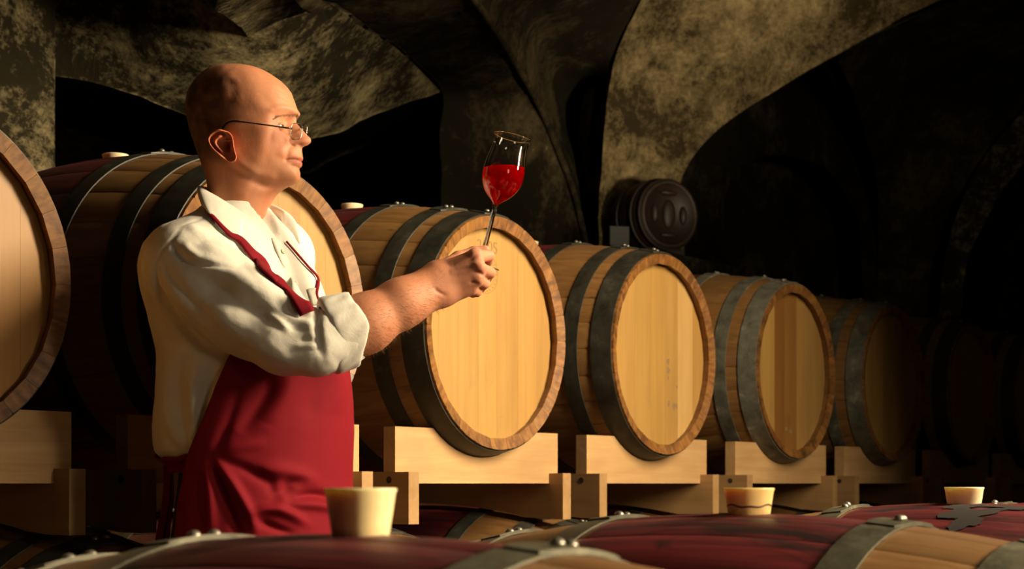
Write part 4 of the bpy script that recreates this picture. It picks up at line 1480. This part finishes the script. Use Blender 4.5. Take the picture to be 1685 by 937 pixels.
link('bridge', mesh('bridge', V, Fq, M['metal_light'], True), GL_)
for sgn in (-1, 1):
    pp = [(480.5, 214.5, -.0515), (470, 213.0, -.0615), (440, 207.8, -.0705), (412, 203.2, -.0745), (395, 200.6, -.0775), (384, 199.6, -.0785), (376, 201.5, -.0785), (370.5, 206, -.0785), (367, 213, -.078), (364, 224, -.074)]
    q = [hpt(*p) for p in pp]
    if sgn > 0:
        q = []
        for p in pp:
            u = HU(p[0], p[2])
            q.append(HP(u, -p[2], CAMZ + (796 - p[1]) * (MZ + p[2]) / F))
    q = cr(np.array(q), np.linspace(0, len(q) - 1, 40))
    V, Fq = tube(q, [0.0016] * 6 + [0.0013] * 12 + [0.0019] * 22, 8)
    link('temple_arm', mesh('temple_arm', V, Fq, M['metal_dark'], True), GL_)

def arm_hair():
    rr = random.Random(5)
    ok = np.argwhere((AN[:, 1] < 0.5) & (AV[:, 0] > ML(588, 0, -0.2)[0]) & (AV[:, 0] < ML(728, 0, -0.16)[0])).ravel()
    ax = (W_ - E_) / np.linalg.norm(W_ - E_)
    V, Fq = [], []
    for q in range(1500):
        i = ok[rr.randrange(len(ok))]
        n = AN[i]
        d = ax * 0.55 + n * rr.uniform(0.12, 0.4) + np.array([rr.gauss(0, .22), rr.gauss(0, .22), -0.55 + rr.gauss(0, .25)])
        d /= np.linalg.norm(d)
        s_ = np.cross(d, n); s_ /= np.linalg.norm(s_) + 1e-9
        L = rr.uniform(0.006, 0.012)
        b = AV[i] - n * 0.0003
        o = len(V)
        V += [b - s_ * 0.00016, b + s_ * 0.00016, b + d * L]
        Fq.append((o, o + 1, o + 2))
    o = link('arm_hair', mesh('arm_hair', V, Fq, M['brow']), BODY)
    o['kind'] = 'stuff'
arm_hair()

# ------------------------------------------------------------------ clothes
BYAW = R(-25)
SECT = [  # py, centre px, half depth, half width of the clothed torso
    (340, 389, .058, .062), (352, 388, .068, .078), (366, 385, .082, .106), (380, 381, .098, .142), (396, 378, .112, .170), (420, 377, .127, .190), (450, 381, .138, .202),
    (480, 387, .144, .204), (540, 400, .146, .196), (600, 411, .149, .190), (660, 414, .160, .190), (710, 414, .166, .193), (742, 413, .160, .190),
    (757, 416, .146, .180), (770, 420, .128, .165)]
SP = np.array(SECT, float)
SPZ = CAMZ + (796 - SP[:, 0]) * MZ / F
SPX = (SP[:, 1] - 842.5) * MZ / F + MX
def sect(z):
    """centre x, half depth, half width at height z (smooth interpolation)"""
    zz = SPZ[::-1]
    Y = np.stack([SPX, SP[:, 2], SP[:, 3]], 1)[::-1]
    z = np.clip(np.asarray(z, float), zz[0], zz[-1])
    r = pchip(zz, Y, z.ravel())
    return r.reshape(z.shape + (3,))
bf = np.array([math.cos(BYAW), math.sin(BYAW)])
bs = np.array([-math.sin(BYAW), math.cos(BYAW)])
def torso_r(th, z, extra=0.0):
    s_ = sect(z)
    a, b = s_[..., 1] + extra, s_[..., 2] + extra
    return 1.0 / np.sqrt((np.cos(th) / a) ** 2 + (np.sin(th) / b) ** 2), s_[..., 0]
def torso_pt(th, z, extra=0.0):
    r, cx = torso_r(np.asarray(th, float), np.asarray(z, float), extra)
    a = BYAW + th
    return np.stack([cx + r * np.cos(a), r * np.sin(a), z + 0 * r], -1)

def shirt_sdf():
    lo = (ML(215, 790, 0)[0], -0.35, ML(0, 788, 0)[2]); hi = (ML(600, 330, 0)[0] + 0.02, 0.33, ML(0, 338, 0)[2])
    P, l0, d = grid(lo, hi, 0.0042)
    zc = P[0, 0, :, 2]
    s_ = sect(zc)
    x = P[..., 0] - s_[None, None, :, 0]
    y = P[..., 1]
    p = x * bf[0] + y * bf[1]
    q = x * bs[0] + y * bs[1]
    a, b = s_[None, None, :, 1], s_[None, None, :, 2]
    k0 = np.sqrt((p / a) ** 2 + (q / b) ** 2)
    f = (k0 - 1) * np.minimum(a, b) * 0.9
    ztop, zbot = SPZ[0], SPZ[-1]
    f = np.maximum(f, np.maximum(P[..., 2] - ztop, zbot - P[..., 2]))
    A = [ML(310, 446, -0.150), ML(350, 478, -0.175), ML(410, 518, -0.205), ML(470, 556, -0.232), ML(520, 564, -0.242), ML(566, 552, -0.228)]
    ra = [0.079, 0.077, 0.072, 0.062, 0.0540, 0.050]
    g = None
    for i in range(len(A) - 1):
        s2 = seg(P, A[i], A[i + 1], ra[i], ra[i + 1])
        g = s2 if g is None else smin(g, s2, 0.012)
    f = smin(f, g, 0.010)
    A = [ML(450, 425, 0.155), ML(432, 560, 0.235), ML(455, 668, 0.25)]
    g = smin(seg(P, A[0], A[1], 0.080, 0.066), seg(P, A[1], A[2], 0.066, 0.056), 0.012)
    f = smin(f, g, 0.010)
    v_ = seg(P, ML(437, 338, -0.035), ML(455, 386, -0.062), 0.030, 0.007)
    f = np.maximum(f, -v_)
    # loose cloth: broad diagonal folds
    f = f + 0.0009 * fbm(np.stack([P[..., 0] * 16 + P[..., 2] * 12, P[..., 1] * 9, P[..., 2] * 7 - P[..., 0] * 4], -1), 2, 21)
    return surface_nets(f, l0, d)
SV, SF = shirt_sdf()
SN = vert_normals(SV, SF)
if ((SV - SV.mean(0)) * SN).sum() < 0:
    SF = SF[:, ::-1]; SN = -SN
ST = [  # folds of the shirt seen from the side
    ([(268, 470), (285, 520), (325, 565), (375, 590), (420, 600)], .0075, -.0085),
    ([(262, 450), (275, 500), (305, 545), (350, 580)], .006, -.0055),
    ([(245, 470), (252, 515), (275, 545), (300, 562)], .006, -.006),
    ([(250, 545), (275, 560), (310, 572)], .006, -.005),
    ([(300, 412), (345, 438), (400, 465), (450, 495), (500, 520)], .014, .0075),
    ([(325, 448), (375, 485), (430, 517), (490, 545), (540, 562)], .016, -.0120),
    ([(345, 508), (390, 540), (440, 575), (490, 596), (535, 600)], .014, .0095),
    ([(450, 522), (475, 538), (496, 557)], .006, .0070),
    ([(270, 483), (292, 510), (317, 535), (352, 570), (385, 588)], .0042, -.0058),
    ([(283, 470), (310, 500), (340, 530), (375, 560)], .007, .0045),
    ([(278, 440), (300, 470), (330, 500), (370, 535)], .0045, -.0040),
    ([(292, 400), (300, 420), (320, 440), (360, 448), (400, 456)], .0040, -.0060),
    ([(312, 408), (325, 425), (345, 440)], .006, .0045),
    ([(340, 405), (370, 425), (410, 445)], .009, .0040),
    ([(460, 505), (495, 522), (540, 535)], .006, -.0055),
    ([(478, 500), (505, 508), (530, 515)], .006, .0050),
    ([(505, 570), (525, 572), (545, 574)], .006, -.0050),
    ([(490, 590), (520, 588), (542, 584)], .0045, -.0050),
    ([(538, 500), (534, 530), (538, 560), (545, 604)], .006, -.007),
    # hanging folds of the side and the blouse above the waist
    ([(300, 580), (290, 620), (292, 660), (300, 700), (325, 745)], .010, -.0075),
    ([(330, 600), (320, 640), (322, 690), (335, 735)], .008, .0065),
    ([(355, 600), (345, 640), (338, 690), (345, 740)], .007, -.006),
    ([(270, 600), (268, 650), (275, 700), (300, 745)], .011, .006),
    ([(375, 605), (362, 650), (352, 700), (350, 735)], .007, .006),
    ([(258, 690), (275, 725), (305, 750)], .009, -.005),
    ([(310, 690), (318, 725), (330, 752)], .006, .006),
    # shoulder seam and yoke
    ([(300, 372), (296, 395), (280, 415), (268, 440), (265, 480), (270, 520)], .0028, -.0030),
    ([(335, 350), (315, 362), (300, 372)], .003, -.002),
    ([(310, 368), (330, 385), (350, 400)], .006, .003),
    ([(395, 405), (420, 440), (450, 480), (480, 500)], .008, .004),
]
SV = strokes(SV, SN, [(S2(p, -0.17), w_ * 1.15, d_) for p, w_, d_ in ST])
SN = vert_normals(SV, SF)
SV = SV + SN * (0.0006 * fbm(np.stack([SV[:, 0] * 45 + SV[:, 2] * 30, SV[:, 1] * 25, SV[:, 2] * 22 - SV[:, 0] * 18], -1), 3, 33))[:, None]
ca, sa = math.cos(R(-33)), math.sin(R(-33))
al = SV[:, 0] * ca + SV[:, 2] * sa
ac = -SV[:, 0] * sa + SV[:, 2] * ca
rn = fbm(np.stack([al * 7, ac * 26, SV[:, 1] * 16], -1), 2, 51)
rn2 = fbm(np.stack([al * 16, ac * 44, SV[:, 1] * 24], -1), 2, 57)
ridge = (0.5 - np.abs(rn)) * 0.0014 + (0.4 - np.abs(rn2)) * 0.0007
chest = np.clip((SV[:, 0] - ML(430, 0, -0.1)[0]) / 0.06, 0, 1) * np.clip((SV[:, 2] - ML(0, 500, -0.1)[2]) / 0.03, 0, 1)
SN = vert_normals(SV, SF)
SV = SV + SN * (ridge * (1 - 0.75 * chest))[:, None]
SHIRT = link('shirt', mesh('shirt', SV, SF, M['shirt'], True), MAN)
SHB = BVHTree.FromPolygons([Vector(p) for p in SV], [tuple(f) for f in SF])
CAML = Vector((MX, -MZ, CAMZ))
def onto(px, py, bvh=None, lift=0.0):
    """point of the clothed body seen at a pixel, and its normal (figure coordinates)"""
    d = (Vector(ML(px, py, 0)) - CAML).normalized()
    h = (bvh or SHB).ray_cast(CAML, d)
    if h[0] is None:
        h = (bvh or SHB).find_nearest(Vector(ML(px, py, -0.03)))
    n = h[1]
    if n.dot(d) > 0: n = -n
    return h[0] + n * lift, n

def ribbon(name, pts_, widths, mat, parent, lift=0.003, thick=0.0022, bvh=None, sub=8):
    raw = [onto(x, y, bvh, lift) for x, y in pts_]
    P_ = cr(np.array([tuple(r[0]) for r in raw]), np.linspace(0, len(raw) - 1, (len(raw) - 1) * sub + 1))
    N_ = cr(np.array([tuple(r[1]) for r in raw]), np.linspace(0, len(raw) - 1, (len(raw) - 1) * sub + 1))
    W2 = np.interp(np.linspace(0, len(raw) - 1, len(P_)), np.arange(len(raw)), widths)
    V, Fq = [], []
    for i in range(len(P_)):
        tgt = P_[min(i + 1, len(P_) - 1)] - P_[max(i - 1, 0)]
        n = N_[i] / np.linalg.norm(N_[i])
        s_ = np.cross(tgt, n); s_ /= np.linalg.norm(s_) + 1e-9
        n = np.cross(s_, tgt); n /= np.linalg.norm(n) + 1e-9
        if n @ N_[i] < 0: n = -n
        for k in range(5):
            q = (k - 2) / 2
            V.append(P_[i] + s_ * q * W2[i] / 2 + n * (0.0012 * (1 - q * q)))
    for i in range(len(P_) - 1):
        for k in range(4):
            a = i * 5 + k
            Fq.append((a, a + 1, a + 6, a + 5))
    o = link(name, mesh(name, V, Fq, mat, True), parent)
    m = o.modifiers.new('thick', 'SOLIDIFY'); m.thickness = thick; m.offset = 0
    return o

# collar
NC = ML(391, 330, 0)
def cdir(ph): a = BYAW + R(ph); return np.array([math.cos(a), math.sin(a)])
def collar():
    n = 64
    V, Fq = [], []
    kp = np.array([0, .10, .22, .38, .55, .72, .88, 1.0])
    fold = np.array([[-40, .0735, 1.426], [-62, .0725, 1.441], [-90, .0715, 1.462], [-135, .070, 1.485], [-180, .069, 1.493], [-235, .071, 1.488], [-285, .077, 1.468], [-318, .086, 1.447]])
    outr = np.array([[-62, .1125, 1.371], [-76, .106, 1.392], [-98, .098, 1.411], [-138, .085, 1.437], [-180, .079, 1.455], [-230, .085, 1.447], [-285, .104, 1.418], [-328, .112, 1.385]])
    s_ = np.linspace(0, 1, n)
    Ff, Oo = pchip(kp, fold, s_), pchip(kp, outr, s_)
    edge = [onto(x, y, None, 0.004)[0] for x, y in ((391, 398), (379, 392), (366, 384), (353, 369), (343, 353))]
    edge = cr(np.array([tuple(e) for e in edge]), np.linspace(0, 4, 60))
    for i in range(n):
        f_, o_ = Ff[i], Oo[i]
        pf = np.array([*(NC[:2] + cdir(f_[0]) * f_[1]), f_[2]])
        po = np.array([*(NC[:2] + cdir(o_[0]) * o_[1]), o_[2]])
        if s_[i] < 0.46:
            po = edge[min(59, int(round(s_[i] / 0.42 * 59)))]
        elif s_[i] < 0.62:
            k_ = (s_[i] - 0.46) / 0.16
            po = edge[-1] * (1 - k_) + po * k_
        pin = np.array([*(NC[:2] + cdir(f_[0]) * (f_[1] - 0.006)), f_[2] - 0.004])
        pst = np.array([*(NC[:2] + cdir(f_[0]) * (f_[1] - 0.004)), f_[2] - 0.034])
        nrm = np.array([*cdir(o_[0]), 0.35])
        col_ = [pst, pin]
        for t_ in np.linspace(0, 1, 8):
            bow = 0.008 * math.sin(PI * t_) if i < n * 0.6 else 0.010 * math.sin(PI * t_)
            col_.append(pf + (po - pf) * t_ + nrm * bow + np.array([0, 0, 0.002 * math.sin(PI * min(t_ * 2, 1))]))
        V += col_
        if i in (0, n - 1):                       # the open end is closed by the turned edge of the leaf
            q0, q1 = col_[0], col_[-1]
            cap_ = [q0 + (q1 - q0) * min(1.0, j / 9) for j in range(10)]
            if i == 0: V[-10:] = cap_ + col_
            else: V += cap_
    n += 2
    m = 10
    for i in range(n - 1):
        for k in range(m - 1):
            Fq.append((i * m + k, (i + 1) * m + k, (i + 1) * m + k + 1, i * m + k + 1))
    o = link('collar', mesh('collar', V, Fq, M['shirt'], True), SHIRT)
    md = o.modifiers.new('thick', 'SOLIDIFY'); md.thickness = 0.0022; md.offset = 0
    md = o.modifiers.new('sub', 'SUBSURF'); md.levels = 1; md.render_levels = 1
collar()
# stand, placket and buttons down the front
ribbon('placket', [(451, 386), (457, 402), (470, 432), (486, 468), (496, 495)], [.026, .028, .030, .030, .030], M['shirt'], SHIRT, 0.0004, 0.0018)
ribbon('pocket', [(508, 490), (516, 489), (524, 489), (531, 490)], [.030, .031, .031, .030], M['shirt'], SHIRT, 0.003, 0.0025)
for bx, by in ((463, 416), (485, 468)):
    p, n = onto(bx, by, None, 0.0040)
    V, Fq = lathe([(0.0001, 0.0012), (0.0026, 0.0008), (0.0035, 0.0014), (0.0044, 0.0008), (0.0044, 0.0), (0.0001, 0.0)], 16)
    rm = n.to_track_quat('Z', 'Y').to_matrix()
    link('button', mesh('button', [p + rm @ Vector(v_) for v_ in V], Fq, M['button'], True), SHIRT)

# rolled cuff
def cuff():
    n, V, Fq = 72, [], []
    a0, a1 = ML(541, 554, -0.230), ML(590, 541, -0.214)
    ax = Vector(a1 - a0).normalized()
    up = Vector((0.05, 0, 1)); up = (up - ax * up.dot(ax)).normalized()
    sdv = ax.cross(up)
    prof = [(-0.002, .050), (-0.004, .0595), (0.001, .0635), (0.012, .0640), (0.024, .0630), (0.036, .0625), (0.046, .0620), (0.0525, .0610), (0.0545, .0585), (0.052, .0555), (0.040, .0530), (0.015, .0515)]
    for j, (x, r) in enumerate(prof):
        for k in range(n):
            a = 2 * PI * k / n
            c, s_ = math.cos(a), math.sin(a)
            w_ = 0.0016 * math.sin(5 * a + 0.8) + 0.0007 * math.sin(11 * a + 180 * x) + 0.0006 * math.sin(17 * a + x * 90)
            w_ *= 1.0 if 1 < j < 9 else 0.6
            skew = -0.014 * max(0, -c) - 0.004 * math.sin(3 * a)
            if j == 0: w_ = 0
            rr = (r + 0.0025 + w_) * (0.965 + 0.0 * c)
            V.append(Vector(a0) + ax * (x + skew * (0.4 + x * 14)) + up * (rr * c * 1.02) + sdv * (rr * s_ * 0.9))
    m = len(prof)
    for j in range(m - 1):
        for k in range(n):
            Fq.append((j * n + k, j * n + (k + 1) % n, (j + 1) * n + (k + 1) % n, (j + 1) * n + k))
    o = link('rolled_cuff', mesh('rolled_cuff', V, Fq, M['shirt'], True), SHIRT)
    md = o.modifiers.new('sub', 'SUBSURF'); md.levels = 1; md.render_levels = 1
cuff()

# trousers and shoes
def trousers_sdf():
    lo, hi = (ML(265, 0, 0)[0], -0.30, 0.03), (ML(570, 0, 0)[0], 0.30, ML(0, 752, 0)[2])
    P, l0, d = grid(lo, hi, 0.009)
    c = ML(424, 790, 0)
    x, y = P[..., 0] - c[0], P[..., 1]
    p, q = x * bf[0] + y * bf[1], x * bs[0] + y * bs[1]
    zt = hi[2] - 0.012
    zz = P[..., 2]
    a = np.interp(zz, [0.70, 0.86, zt], [0.105, 0.135, 0.122])
    b = np.interp(zz, [0.70, 0.86, zt], [0.150, 0.180, 0.162])
    f = (np.sqrt((p / a) ** 2 + (q / b) ** 2) - 1) * 0.1
    f = np.maximum(f, np.maximum(zz - zt, 0.74 - zz))
    for sg in (-1, 1):
        hip = np.array([c[0] + bs[0] * 0.085 * sg, bs[1] * 0.085 * sg, 0.80])
        knee = np.array([c[0] + bs[0] * 0.10 * sg + bf[0] * 0.015, bs[1] * 0.10 * sg + bf[1] * 0.015, 0.48])
        ank = np.array([c[0] + bs[0] * 0.11 * sg - bf[0] * 0.01, bs[1] * 0.11 * sg - bf[1] * 0.01, 0.10])
        f = smin(f, seg(P, hip, knee, 0.098, 0.073), 0.03)
        f = smin(f, seg(P, knee, ank, 0.073, 0.058), 0.02)
    return surface_nets(f, l0, d)
TV, TF = trousers_sdf()
TN = vert_normals(TV, TF)
if ((TV - TV.mean(0)) * TN).sum() < 0: TF = TF[:, ::-1]
link('trousers', mesh('trousers', TV, TF, M['trousers'], True), MAN)
def shoe(sg):
    c = ML(424, 790, 0)
    a = np.array([c[0] + bs[0] * 0.11 * sg - bf[0] * 0.05, bs[1] * 0.11 * sg - bf[1] * 0.05, 0.045])
    b = a + np.array([bf[0], bf[1], 0]) * 0.19 + np.array([0, 0, -0.008])
    P, l0, d = grid(np.minimum(a, b) - 0.07, np.maximum(a, b) + 0.08, 0.006)
    f = smin(seg(P, a, b, 0.042, 0.040), seg(P, a + [0, 0, 0.02], a + np.array([bf[0] * 0.05, bf[1] * 0.05, 0.04]), 0.042, 0.045), 0.02)
    f = np.maximum(f, 0.004 - P[..., 2])
    V, Fq = surface_nets(f, l0, d)
    N_ = vert_normals(V, Fq)
    if ((V - V.mean(0)) * N_).sum() < 0: Fq = Fq[:, ::-1]
    link('shoe', mesh('shoe', V, Fq, M['shoe'], True), MAN)
shoe(-1); shoe(1)

# apron: cloth wrapped round the front of the body
def apron():
    zs = np.concatenate([np.linspace(ML(0, 513, 0)[2], ML(0, 905, 0)[2], 150), np.linspace(ML(0, 905, 0)[2], 0.50, 22)[1:]])
    pz = 796 - (zs - CAMZ) * F / MZ
    near = np.interp(pz, [505, 530, 560, 600, 650, 700, 745, 770, 830, 905, 1200], [-24, -34, -48, -66, -73, -79, -86, -89, -93, -95, -97])
    far = np.interp(pz, [485, 560, 620, 745, 1200], [42, 55, 70, 84, 90])
    nu = 130
    V = np.zeros((len(zs), nu, 3))
    for i, z in enumerate(zs):
        th = np.radians(np.linspace(near[i], far[i], nu))
        q_ = np.array([485, 540, 600, 660, 710, 745, 790, 905, 1300.])
        a = np.interp(pz[i], q_, [.156, .160, .166, .174, .177, .176, .173, .176, .182])
        b = np.interp(pz[i], q_, [.216, .209, .205, .205, .206, .204, .203, .210, .215])
        cx = (np.interp(pz[i], q_, [388, 400, 411, 413, 413, 413, 414, 415, 415]) - 842.5) * MZ / F + MX
        r = 1 / np.sqrt((np.cos(th) / a) ** 2 + (np.sin(th) / b) ** 2)
        P_ = np.stack([cx + r * np.cos(BYAW + th), r * np.sin(BYAW + th), np.full(nu, z)], -1)
        V[i] = P_
    N_ = np.cross(np.gradient(V, axis=1), np.gradient(V, axis=0))
    N_ /= np.linalg.norm(N_, axis=2, keepdims=True) + 1e-9
    cen = V.mean((0, 1))
    if ((V - cen) * N_).sum() < 0: N_ = -N_
    W3 = 0.0025 * fbm(np.stack([V[..., 0] * 14, V[..., 1] * 14, V[..., 2] * 5], -1), 2, 41)
    V = V + N_ * W3[..., None]
    Vf, Nf = V.reshape(-1, 3), N_.reshape(-1, 3)
    AS = [
        ([(352, 760), (365, 800), (385, 850), (400, 890)], .009, -.011), ([(358, 758), (385, 795), (410, 840), (425, 880)], .008, .010),
        ([(345, 770), (350, 820), (352, 880)], .010, .008), ([(360, 755), (410, 775), (440, 790), (452, 805)], .010, -.008),
        ([(425, 775), (460, 775), (495, 785), (515, 800)], .012, .008), ([(440, 800), (455, 812), (468, 806), (475, 795), (500, 790)], .010, -.007),
        ([(415, 845), (440, 838), (470, 845), (500, 865)], .008, .012), ([(428, 856), (450, 868), (480, 880)], .007, -.010),
        ([(480, 820), (510, 815), (545, 822), (575, 830)], .008, -.010), ([(470, 830), (510, 832), (550, 842)], .008, .009),
        ([(455, 800), (462, 825), (450, 840)], .009, .005), ([(400, 620), (385, 680), (370, 720), (358, 745)], .010, -.006),
        ([(430, 605), (440, 640), (420, 680), (395, 715)], .014, -.010), ([(470, 610), (465, 650), (440, 700)], .016, .008),
        ([(520, 610), (510, 650), (505, 690)], .016, -.006), ([(560, 605), (545, 640), (540, 680)], .014, .005), ([(365, 745), (400, 735), (440, 730)], .010, .004)]
    Vf = strokes(Vf, Nf, [(S2(p, -0.18), w_, d_) for p, w_, d_ in AS])
    Fq = [(i * nu + j, (i + 1) * nu + j, (i + 1) * nu + j + 1, i * nu + j + 1) for i in range(len(zs) - 1) for j in range(nu - 1)]
    o = link('apron', mesh('apron', Vf, Fq, M['apron'], True), MAN)
    md = o.modifiers.new('thick', 'SOLIDIFY'); md.thickness = 0.0022; md.offset = 0
    return o
APRON = apron()
ribbon('neck_strap', [(338, 345), (347, 357), (362, 374), (378, 389), (394, 397), (412, 418), (430, 437), (442, 452), (458, 466), (478, 485), (494, 500), (506, 518)],
       [.006, .007, .008, .010, .014, .020, .034, .044, .042, .034, .030, .026], M['apron'], APRON, 0.004, 0.003)
ribbon('neck_strap', [(468, 400), (484, 418), (503, 440), (520, 460), (534, 478), (542, 492)], [.0035, .004, .0045, .006, .008, .010], M['apron'], APRON, 0.004, 0.003)
def tie():
    zt = ML(0, 763, 0)[2]
    n = 70
    V, Fq = [], []
    for i in range(n):
        th = R(-86 - 190 * i / (n - 1))
        zz = zt - 0.006 * math.sin(PI * min(1, i / 20)) + 0.0016 * math.sin(i * 0.9)
        for k in range(5):
            q = (k - 2) / 2
            z = zz + q * 0.013
            p = torso_pt(np.array(th), np.array(max(z, SPZ[-1])), 0.010)
            V.append((p[0], p[1], z))
    for i in range(n - 1):
        for k in range(4):
            a = i * 5 + k
            Fq.append((a, a + 5, a + 6, a + 1))
    o = link('waist_tie', mesh('waist_tie', V, Fq, M['apron'], True), APRON)
    md = o.modifiers.new('thick', 'SOLIDIFY'); md.thickness = 0.003; md.offset = 0
    pk = torso_pt(np.array(R(-148)), np.array(zt - 0.004), 0.014)
    for dx, ln in ((0.0, 0.17), (0.016, 0.14)):
        V, Fq = [], []
        m = 20
        for i in range(m):
            t_ = i / (m - 1)
            c = pk + np.array([-0.012 * t_ + dx * t_ + 0.004 * math.sin(5 * t_), -0.015 * t_, -ln * t_])
            for k in range(3):
                V.append(c + np.array([(k - 1) * 0.008, (k - 1) * -0.006, 0]))
        for i in range(m - 1):
            for k in range(2):
                a = i * 3 + k
                Fq.append((a, a + 3, a + 4, a + 1))
        o = link('tie_end', mesh('tie_end', V, Fq, M['apron'], True), APRON)
        md = o.modifiers.new('thick', 'SOLIDIFY'); md.thickness = 0.002; md.offset = 0
tie()

# ------------------------------------------------------------------ wine glass in the raised hand
t = NT('clear_glass').set(Base_Color=(1, 1, 1), Roughness=0.0, IOR=1.45)
t.b.inputs['Transmission Weight'].default_value = 1.0
M['glass'] = t.m
t = NT('red_wine')
gl, tl, mx = t.n('ShaderNodeBsdfGlass'), t.n('ShaderNodeBsdfTranslucent'), t.n('ShaderNodeMixShader')
gl.inputs['Color'].default_value = (0.80, 0.01, 0.015, 1)
gl.inputs['IOR'].default_value = 1.34
tl.inputs['Color'].default_value = (0.85, 0.004, 0.012, 1)
mx.inputs[0].default_value = 0.75
t.l(gl.outputs[0], mx.inputs[1]); t.l(tl.outputs[0], mx.inputs[2])
t.l(mx.outputs[0], t.t.nodes['Material Output'].inputs[0])
M['wine'] = t.m
def glass():
    gb, gt = Vector(ML(790.5, 438, -0.088)), Vector(ML(843, 226, -0.092))
    L = (gt - gb).length
    mw = MAN.matrix_world
    rot = (gt - gb).normalized().to_track_quat('Z', 'Y')
    g = empty('wine_glass', (0, 0, 0))
    g.matrix_world = mw @ (Matrix.Translation(gb) @ rot.to_matrix().to_4x4())
    tag(g, 'stemmed tulip wine glass of red wine held up in the hand', 'glass')
    k = L / 0.234
    outer = [(0.0335, 0.0), (0.0338, 0.0008), (0.030, 0.0016), (0.018, 0.003), (0.008, 0.005), (0.0052, 0.009), (0.0045, 0.016), (0.0042, 0.05), (0.0042, 0.095), (0.0048, 0.109),
             (0.0065, 0.1145), (0.012, 0.1195), (0.0205, 0.127), (0.0285, 0.137), (0.0345, 0.150), (0.0368, 0.164), (0.0365, 0.178), (0.0348, 0.192), (0.0325, 0.206), (0.0312, 0.218), (0.0318, 0.226), (0.0338, 0.232), (0.0348, 0.234)]
    inner = [(0.0340, 0.2344), (0.0330, 0.232), (0.0309, 0.226), (0.0303, 0.218), (0.0316, 0.206), (0.0339, 0.192), (0.0356, 0.178), (0.0359, 0.164), (0.0336, 0.150), (0.0275, 0.1375), (0.0195, 0.128), (0.011, 0.1215), (0.005, 0.1185), (0.0002, 0.1178)]
    def smooth(pr, m):
        return [tuple(p) for p in cr(np.array(pr), np.linspace(0, len(pr) - 1, m))]
    pr = [(0.0002, 0.0)] + smooth(outer, 90) + smooth(inner, 50)
    V, Fq = lathe([(max(r, 0.0002) * k, z * k) for r, z in pr], 56)
    link('glass_body', mesh('glass_body', V, Fq, M['glass'], True), g)
    pr = smooth(inner, 60)[::-1]
    pr = [(max(r + 0.0003, 0.0002) * k, (z - 0.0003 * (z < 0.13)) * k) for r, z in pr]
    V, Fq = lathe(pr, 56)
    bm = bmesh.new()
    vs = [bm.verts.new(v_) for v_ in V]
    for f_ in Fq: bm.faces.new([vs[i] for i in f_])
    inv = (rot.to_matrix().inverted() @ Vector((0, 0, 1)))
    lvl = rot.to_matrix().inverted() @ (Vector(ML(830, 278, -0.090)) - gb)
    geo = bm.verts[:] + bm.edges[:] + bm.faces[:]
    res = bmesh.ops.bisect_plane(bm, geom=geo, plane_co=lvl, plane_no=inv, clear_outer=True)
    ed = [e for e in res['geom_cut'] if isinstance(e, bmesh.types.BMEdge)]
    bmesh.ops.contextual_create(bm, geom=ed)
    m = bm_mesh('wine', bm, M['wine'], True)
    m.set_sharp_from_angle(angle=R(40))
    link('wine', m, g)
glass()
